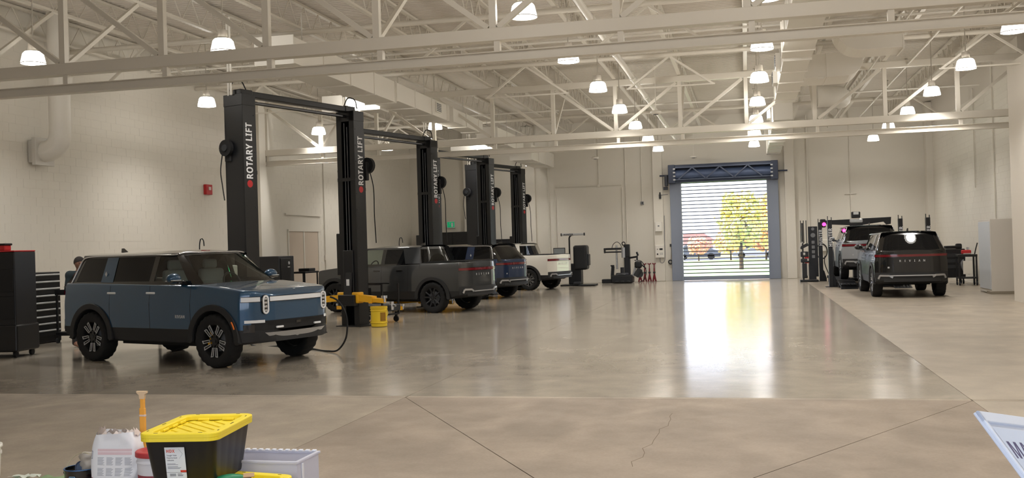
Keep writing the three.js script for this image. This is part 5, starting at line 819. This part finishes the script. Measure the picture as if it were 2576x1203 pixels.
{
  const t = thing('paint_can', 'open black paint can with wire handle holding a cap and crumpled plastic', 'paint can', [-4.985, 0, -6.62]);
  mesh('can', lathe([[0.002, 0.004], [0.122, 0.004], [0.126, 0.012], [0.124, 0.018], [0.124, 0.178], [0.13, 0.184], [0.13, 0.192], [0.118, 0.192], [0.116, 0.02]], 32), M.gloss, t);
  mesh('rim', new THREE.TorusGeometry(0.126, 0.005, 8, 36).rotateX(Math.PI / 2).translate(0, 0.19, 0), std(70, 110, 160, 0.3, 0.5), t);
  mesh('wire_handle', tube([[-0.128, 0.16, 0.02], [-0.11, 0.23, 0.0], [-0.05, 0.285, -0.02], [0.02, 0.295, -0.03], [0.09, 0.25, -0.01], [0.128, 0.16, 0.02]], 0.003, 40, 6), std(206, 200, 170, 0.4, 0.5), t);
  for (const s of [-1, 1]) mesh('handle_ear', cyx(0.014, 0.012, s * 0.13, 0.155, 0.02, 12), M.black, t);
  const lab = printTex(128, 96, (x, w, h) => { x.fillStyle = '#8fc0e4'; x.beginPath(); x.roundRect(4, 4, w - 8, h - 8, 20); x.fill(); x.fillStyle = '#16243a'; x.beginPath(); x.roundRect(12, 12, w - 24, h - 24, 14); x.fill(); x.strokeStyle = '#bfe0f6'; x.lineWidth = 9; for (const c of [40, 64, 90]) { x.beginPath(); x.arc(c, 54, 15, c === 90 ? 0.8 : 0, c === 90 ? 5.4 : 7); x.stroke(); } });
  mesh('print', grid((u, v) => { const a = 1.75 - u * 0.46; return V(0.1255 * Math.cos(a), 0.095 + v * 0.055, 0.1255 * Math.sin(a)); }, 8, 1), new THREE.MeshStandardMaterial({ map: lab, roughness: 0.5, side: THREE.DoubleSide }), t);
  mesh('paint', cy(0.117, 0.117, 0.01, 0, 0.15, 0, 28), std(120, 110, 98, 0.5), t);
  const c = thing('round_cap', 'dark blue round cap lying in the open paint can', 'cap', [-4.96, 0.19, -6.58]); mesh('disc', cyz(0.04, 0.03, 0, 0.012, 0, 20).rotateX(-0.3), std(70, 84, 106, 0.5), c); mesh('knurl', new THREE.TorusGeometry(0.04, 0.006, 6, 22).rotateX(-0.3).translate(0, 0.016, 0.012), std(52, 62, 84, 0.5), c);
  const f = thing('plastic_film', 'crumpled clear plastic film sticking out of the paint can', 'film', [-4.915, 0.16, -6.63]); const nz = makeNoise(16, 77);
  mesh('sheet', grid((u, v) => { const a = u * 5.2, r = 0.045 + 0.03 * nz(u * 9, v * 7) + 0.02 * v; return V(r * Math.cos(a), v * 0.13 * (0.7 + 0.5 * nz(u * 6, 3)), r * Math.sin(a)); }, 30, 10), new THREE.MeshPhysicalMaterial({ color: C(196, 190, 180), roughness: 0.4, transmission: 0.4, thickness: 0, side: THREE.DoubleSide }), f);
}
{
  const t = thing('plastic_pail', 'white plastic pail with red lid behind the mortar bag', 'bucket', [-4.28, 0, -6.55]);
  mesh('pail', lathe([[0.002, 0.003], [0.13, 0.004], [0.138, 0.02], [0.15, 0.27], [0.156, 0.272], [0.156, 0.285], [0.15, 0.287], [0.15, 0.31], [0.157, 0.312], [0.157, 0.325]], 32), std(226, 226, 230, 0.4), t);
  mesh('lid', lathe([[0.002, 0.345], [0.11, 0.345], [0.12, 0.355], [0.155, 0.357], [0.162, 0.35], [0.163, 0.32], [0.158, 0.318]], 32), M.lid, t);
  mesh('print', grid((u, v) => { const a = 2.4 - u * 1.3; return V(0.1475 * Math.cos(a), 0.14 + v * 0.05, 0.1475 * Math.sin(a)); }, 8, 1), std(140, 60, 70, 0.6), t);
  const w = thing('white_pail', 'white plastic pail cut by the left edge of the photo', 'bucket', [-6.14, 0, -6.9]);
  mesh('pail', lathe([[0.002, 0.003], [0.13, 0.004], [0.14, 0.02], [0.15, 0.2], [0.158, 0.203], [0.158, 0.225], [0.15, 0.228], [0.152, 0.26]], 32), std(224, 222, 214, 0.45), w); mesh('lid', lathe([[0.002, 0.275], [0.14, 0.276], [0.162, 0.284], [0.165, 0.262], [0.155, 0.256]], 32), std(230, 228, 220, 0.4), w); for (let i = 0; i < 3; i++) mesh('lug', rb(0.03, 0.03, 0.02, 0.1 + i * 0.025, 0.15, 0.115 - i * 0.03, 0.005), M.grey, w);
  const b2 = thing('grey_sack', 'grey open sack edge at the lower left corner of the photo', 'bag', [-5.9, 0, -6.5]); mesh('sack', grid((u, v) => { const a = u * 2 * Math.PI; return V(0.15 * Math.cos(a) * (1 - 0.1 * v) , v * 0.33 + 0.02 * Math.sin(a * 5) * v, 0.11 * Math.sin(a) * (1 - 0.1 * v)); }, 32, 8), std(120, 118, 120, 0.85), b2); mesh('torn_edge', grid((u, v) => { const a = u * 2 * Math.PI; return V(0.135 * Math.cos(a) * (1 + 0.1 * v), 0.32 + v * 0.04 + 0.02 * Math.sin(a * 7), 0.1 * Math.sin(a)); }, 32, 2), std(206, 190, 172, 0.9), b2);
}
{
  const t = thing('trowel_handle', 'upright orange tool handle with flared end and white band', 'tool', [-4.57, 0, -6.8]);
  mesh('shaft', [rb(0.052, 0.62, 0.022, 0, 0.31, 0, 0.01), rb(0.04, 0.12, 0.02, 0.002, 0.66, 0, 0.009)], M.orange, t);
  mesh('flared_end', ext([[-0.018, 0], [0.018, 0], [0.022, 0.03], [0.04, 0.045], [0.04, 0.055], [-0.042, 0.055], [-0.042, 0.045], [-0.022, 0.03]], 0.018, 0.003).translate(0, 0.69, -0.009), std(222, 196, 160, 0.6), t);
  mesh('white_band', rb(0.054, 0.022, 0.024, 0, 0.56, 0, 0.008), std(226, 206, 196, 0.6), t);
  const b = thing('spray_bottle', 'bottle with blue cap showing behind the tote lid', 'bottle', [-4.24, 0, -6.95]);
  mesh('bottle', lathe([[0.002, 0.002], [0.045, 0.004], [0.05, 0.02], [0.05, 0.3], [0.03, 0.38], [0.02, 0.4], [0.02, 0.43]], 20), std(214, 218, 226, 0.35), b); mesh('cap', cy(0.024, 0.022, 0.05, 0, 0.45, 0, 16), M.blueCap, b);
}
{
  const t = thing('green_sheet', 'crumpled green wrapping sheet on the floor by the paint can', 'sheet', [-5.46, 0.004, -6.72]); const nz = makeNoise(16, 31);
  mesh('sheet', grid((u, v) => V((u - 0.5) * 0.62, 0.002 + 0.035 * nz(u * 7, v * 4) + 0.04 * nz(u * 3 + 4, 2) * (1 - v), (v - 0.5) * 0.34), 30, 14), std(128, 150, 112, 0.7), t); mesh('white_patch', grid((u, v) => V(-0.3 + u * 0.24, 0.05 + 0.03 * nz(u * 6, v * 4), -0.12 + v * 0.1), 10, 4), std(206, 212, 200, 0.7), t);
  const c = thing('cardboard_box', 'small open cardboard box lying on the lower yellow lid', 'box', [-3.2, 0.256, -5.86], 0.5);
  const cb = []; for (const [w, h, d, x, y, z] of [[0.07, 0.07, 0.004, 0, 0.035, 0.035], [0.07, 0.07, 0.004, 0, 0.035, -0.035], [0.004, 0.07, 0.07, 0.035, 0.035, 0], [0.004, 0.07, 0.07, -0.035, 0.035, 0], [0.07, 0.004, 0.07, 0, 0.002, 0]]) cb.push(bx(w, h, d, x, y, z)); mesh('carton', cb, M.card, c); mesh('flap', bx(0.07, 0.004, 0.05, 0.02, 0.078, -0.045).rotateX(0.3), M.card, c); mesh('printed_mark', bx(0.002, 0.036, 0.03, 0.038, 0.04, 0.005), M.charcoal, c);
  const c2 = thing('cardboard_box', 'flat low cardboard box beside the small one on the lower lid', 'box', [-3.3, 0.256, -5.8], 0.5); mesh('carton', [rb(0.16, 0.03, 0.09, 0, 0.016, 0, 0.003)], M.card, c2); mesh('tape', bx(0.05, 0.002, 0.092, 0, 0.032, 0), M.white, c2);
  const g = thing('green_pouch', 'green plastic pouch lying on the lower yellow lid', 'pouch', [-3.4, 0.256, -6.02], 0.4); const nq = makeNoise(16, 41); mesh('pouch', new THREE.SphereGeometry(1, 20, 10).scale(0.1, 0.03, 0.04).translate(0, 0.03, 0), M.green, g); mesh('seam', bx(0.2, 0.004, 0.01, 0, 0.03, 0.04), M.green, g);
}
{ // leaning sign at the lower right, close to the camera
  const TL = V(0.405, 1.446, -2.0); const k = 2.06 / 2500;
  const fw = V(-Math.sin(Math.atan(0.236)), 0, -Math.cos(Math.atan(0.236))), rt = V(-fw.z, 0, fw.x), up = V(0, 1, 0);
  const scr = (x, y, z) => rt.clone().multiplyScalar(x).addScaledVector(up, -y - 0.03 * x).addScaledVector(fw, z);
  const a = scr(121, 27 , 100).normalize(), b0 = scr(75, 168, -136), b = b0.addScaledVector(a, -b0.dot(a)).normalize(), n = a.clone().cross(b).negate();
  const t = thing('notice_board', 'tilted pale blue framed notice with dark lettering at the lower right corner', 'sign', [0, 0, 0]);
  t.matrixAutoUpdate = true; t.position.copy(TL); t.quaternion.setFromRotationMatrix(new THREE.Matrix4().makeBasis(a, b.clone().negate(), n));
  const W = 0.42, H = 0.56;
  const tx = printTex(420, 560, (x, w, h) => { x.fillStyle = '#d6e4fa'; x.fillRect(0, 0, w, h); x.fillStyle = '#4b4a78'; x.font = 'bold 58px sans-serif'; x.save(); x.transform(1, 0, -0.12, 1, 0, 0); x.fillText('MATI', 14, 74); x.restore(); x.fillStyle = '#a8cfc8'; x.fillRect(20, 92, 240, 9); lines(x, 40, 130, 220, 1, 18, '#8796bc'); lines(x, 56, 182, 260, 8, 34, '#a8b8d8'); });
  mesh('board', rb(W, H, 0.006, W / 2, -H / 2, -0.004, 0.002), std(222, 232, 250, 0.5), t);
  const pl = mesh('print', new THREE.PlaneGeometry(W - 0.04, H - 0.06), new THREE.MeshStandardMaterial({ map: tx, roughness: 0.5 }), t); pl.position.set(W / 2, -H / 2 - 0.005, 0.0005);
  mesh('frame', [rb(W, 0.024, 0.006, W / 2, -0.012, 0.001, 0.002), rb(0.01, H, 0.006, 0.005, -H / 2, 0.001, 0.002), rb(0.01, H, 0.006, W - 0.005, -H / 2, 0.001, 0.002), rb(W, 0.016, 0.006, W / 2, -H + 0.008, 0.001, 0.002)], std(228, 238, 254, 0.4), t);
  t.updateMatrixWorld(true);
  const c = V(W / 2, -H / 2, -0.03).applyMatrix4(t.matrixWorld), inv = t.matrixWorld.clone().invert();
  mesh('stand', [rod(c.clone(), V(c.x, 0.03, c.z), 0.018, 10), rod(V(c.x - 0.25, 0.02, c.z), V(c.x + 0.25, 0.02, c.z), 0.02, 8), rod(V(c.x, 0.02, c.z - 0.25), V(c.x, 0.02, c.z + 0.25), 0.02, 8)].map((g) => g.applyMatrix4(inv)), M.grey, t);
}
// ---------------------------------------------------------------- outside the door
{
  const lawn = solo('lawn', span(-60, 60, -0.4, -0.06, -DF - 3.2, -92), std(150, 176, 112, 0.95), 'bright green lawn outside the rolling door', 'lawn'); lawn.userData.kind = 'stuff';
  solo('concrete_apron', span(-4, 2.5, -0.3, -0.03, -DF - 0.32, -DF - 3.18), std(190, 186, 178, 0.8), 'pale concrete apron just outside the rolling door', 'pavement');
  solo('forecourt', span(-40, 30, -0.4, -0.06, 3.4, 40), std(150, 150, 150, 0.9), 'grey paved forecourt behind the camera outside the shop window', 'pavement');
  solo('road', span(-60, 60, -0.4, -0.05, -92, -100), std(120, 122, 130, 0.9), 'grey road beyond the lawn', 'road');
  solo('verge', span(-120, 120, -0.4, -0.06, -100, -260), std(150, 140, 92, 0.95), 'dry grass ground under the far trees', 'ground').userData.kind = 'stuff';
}
function tree(x, d, h, r, cols, label) {
  const t = thing('autumn_tree', label, 'tree', [x, -0.05, -d], rr(0, 6), 'autumn trees outside');
  mesh('trunk', [cy(0.028 * h, 0.015 * h, h * 0.6, 0, h * 0.3, 0, 8), ...[0, 1, 2, 3].map((i) => rod(V(0, h * (0.3 + i * 0.07), 0), V(Math.cos(i * 1.7) * r * 0.6, h * (0.55 + i * 0.08), Math.sin(i * 1.7) * r * 0.6), 0.012 * h, 6, 0.005 * h))], M.trunk, t);
  cols.forEach((mat, ci) => { // crown: many small leaf clusters
    const n = 420, g = new THREE.IcosahedronGeometry(0.045 * r + 0.03, 0), im = new THREE.InstancedMesh(g, mat, n), o = new THREE.Object3D();
    for (let i = 0; i < n; i++) { const a = rr(0, 6.283), e = rr(-1, 1), q = Math.cbrt(rr(0.25, 1)), s = Math.sqrt(1 - e * e), lump = 0.82 + 0.2 * Math.sin(a * 3 + ci) * Math.cos(e * 4); o.position.set(Math.cos(a) * s * r * q * lump, h * 0.62 + e * h * 0.4 * q * lump, Math.sin(a) * s * r * q * lump); o.rotation.set(rr(0, 3), rr(0, 3), rr(0, 3)); o.scale.setScalar(rr(0.7, 1.7)); o.scale.y *= 0.6; o.updateMatrix(); im.setMatrixAt(i, o.matrix); }
    im.name = 'leaves'; im.userData = { kind: 'stuff' }; t.add(im);
  });
}
{
  const L = (r, g, b) => std(r, g, b, 0.9), y1 = L(244, 216, 128), y2 = L(232, 210, 132), gr = L(196, 204, 136), or = L(244, 186, 134), or2 = L(240, 168, 128), rd = L(226, 152, 136);
  tree(-0.35, 62, 4.9, 1.55, [y1, gr, y2], 'tall yellow green autumn tree in the middle of the doorway');
  tree(1.45, 65, 4.8, 1.4, [y1, or], 'golden autumn tree right of the middle one');
  tree(1.6, 88, 3.0, 1.8, [or, or2], 'orange autumn tree across the lawn at the right');
  tree(-1.4, 90, 2.6, 1.7, [or, y1], 'low orange autumn tree beyond the middle tree');
  tree(-4.2, 90, 2.2, 1.2, [rd, or2], 'low reddish autumn tree at the left of the doorway');
  const hedge = (x, d, w, h, m, lab) => { const t = thing('house', lab, 'house', [x, 0, -d]); mesh('walls', span(-w / 2, w / 2, 0, h, -3, 3), m, t); mesh('roof', ext([[-w / 2 - 0.4, h], [w / 2 + 0.4, h], [w / 2 - 1, h + 0.9], [-w / 2 + 1, h + 0.9]], 6.6).translate(0, 0, -3.3), std(150, 110, 104, 0.9), t); for (let i = 0; i < 3; i++) { const q = mesh('window', bx(0.9, 0.9, 0.05, -w / 3 + i * w / 3, h * 0.55, 3.03), M.darkGrey, t); mesh('pane', bx(0.8, 0.8, 0.02, -w / 3 + i * w / 3, h * 0.55, 3.06), M.screen, q); } };
  hedge(2.5, 134, 9, 1.9, std(196, 160, 150, 0.9), 'low pinkish house beyond the trees at the right'); hedge(-9, 136, 9, 1.8, std(188, 150, 146, 0.9), 'low reddish house beyond the road at the left');
  for (const [x, d, m, lab] of [[-4.6, 96, M.darkGrey, 'dark parked car on the road seen at left through the door'], [0.8, 97, std(150, 152, 160, 0.4), 'light parked car on the road seen at right through the door']]) {
    const t = thing('parked_car', lab, 'car', [x, -0.05, -d]); mesh('body', ext([[-2.1, 0.3], [2.1, 0.3], [2.15, 0.75], [1.5, 0.9], [0.9, 1.4], [-1.0, 1.42], [-1.7, 0.92], [-2.15, 0.8]], 1.7, 0.05).translate(0, 0, -0.85), m, t); mesh('side_glass', ext([[0.85, 0.95], [0.6, 1.32], [-0.9, 1.34], [-1.4, 0.95]], 0.02).translate(0, 0, 0.9), M.black, t); for (const q of [-1.3, 1.3]) mesh('wheel', cyz(0.32, 1.8, q, 0.32, 0, 16), M.rubber, t);
  }
  const p = thing('utility_pole', 'leaning pale utility pole seen through the door', 'pole', [0.9, -0.05, -102]); mesh('pole', rod(V(0, 0, 0), V(-0.5, 3.2, 0), 0.08, 8, 0.06), std(214, 206, 204, 0.8), p); mesh('crossarm', bar(V(-0.9, 2.9, 0), V(0.1, 2.9, 0), 0.06), std(190, 180, 176, 0.8), p);
}
renderer.render(scene, camera);
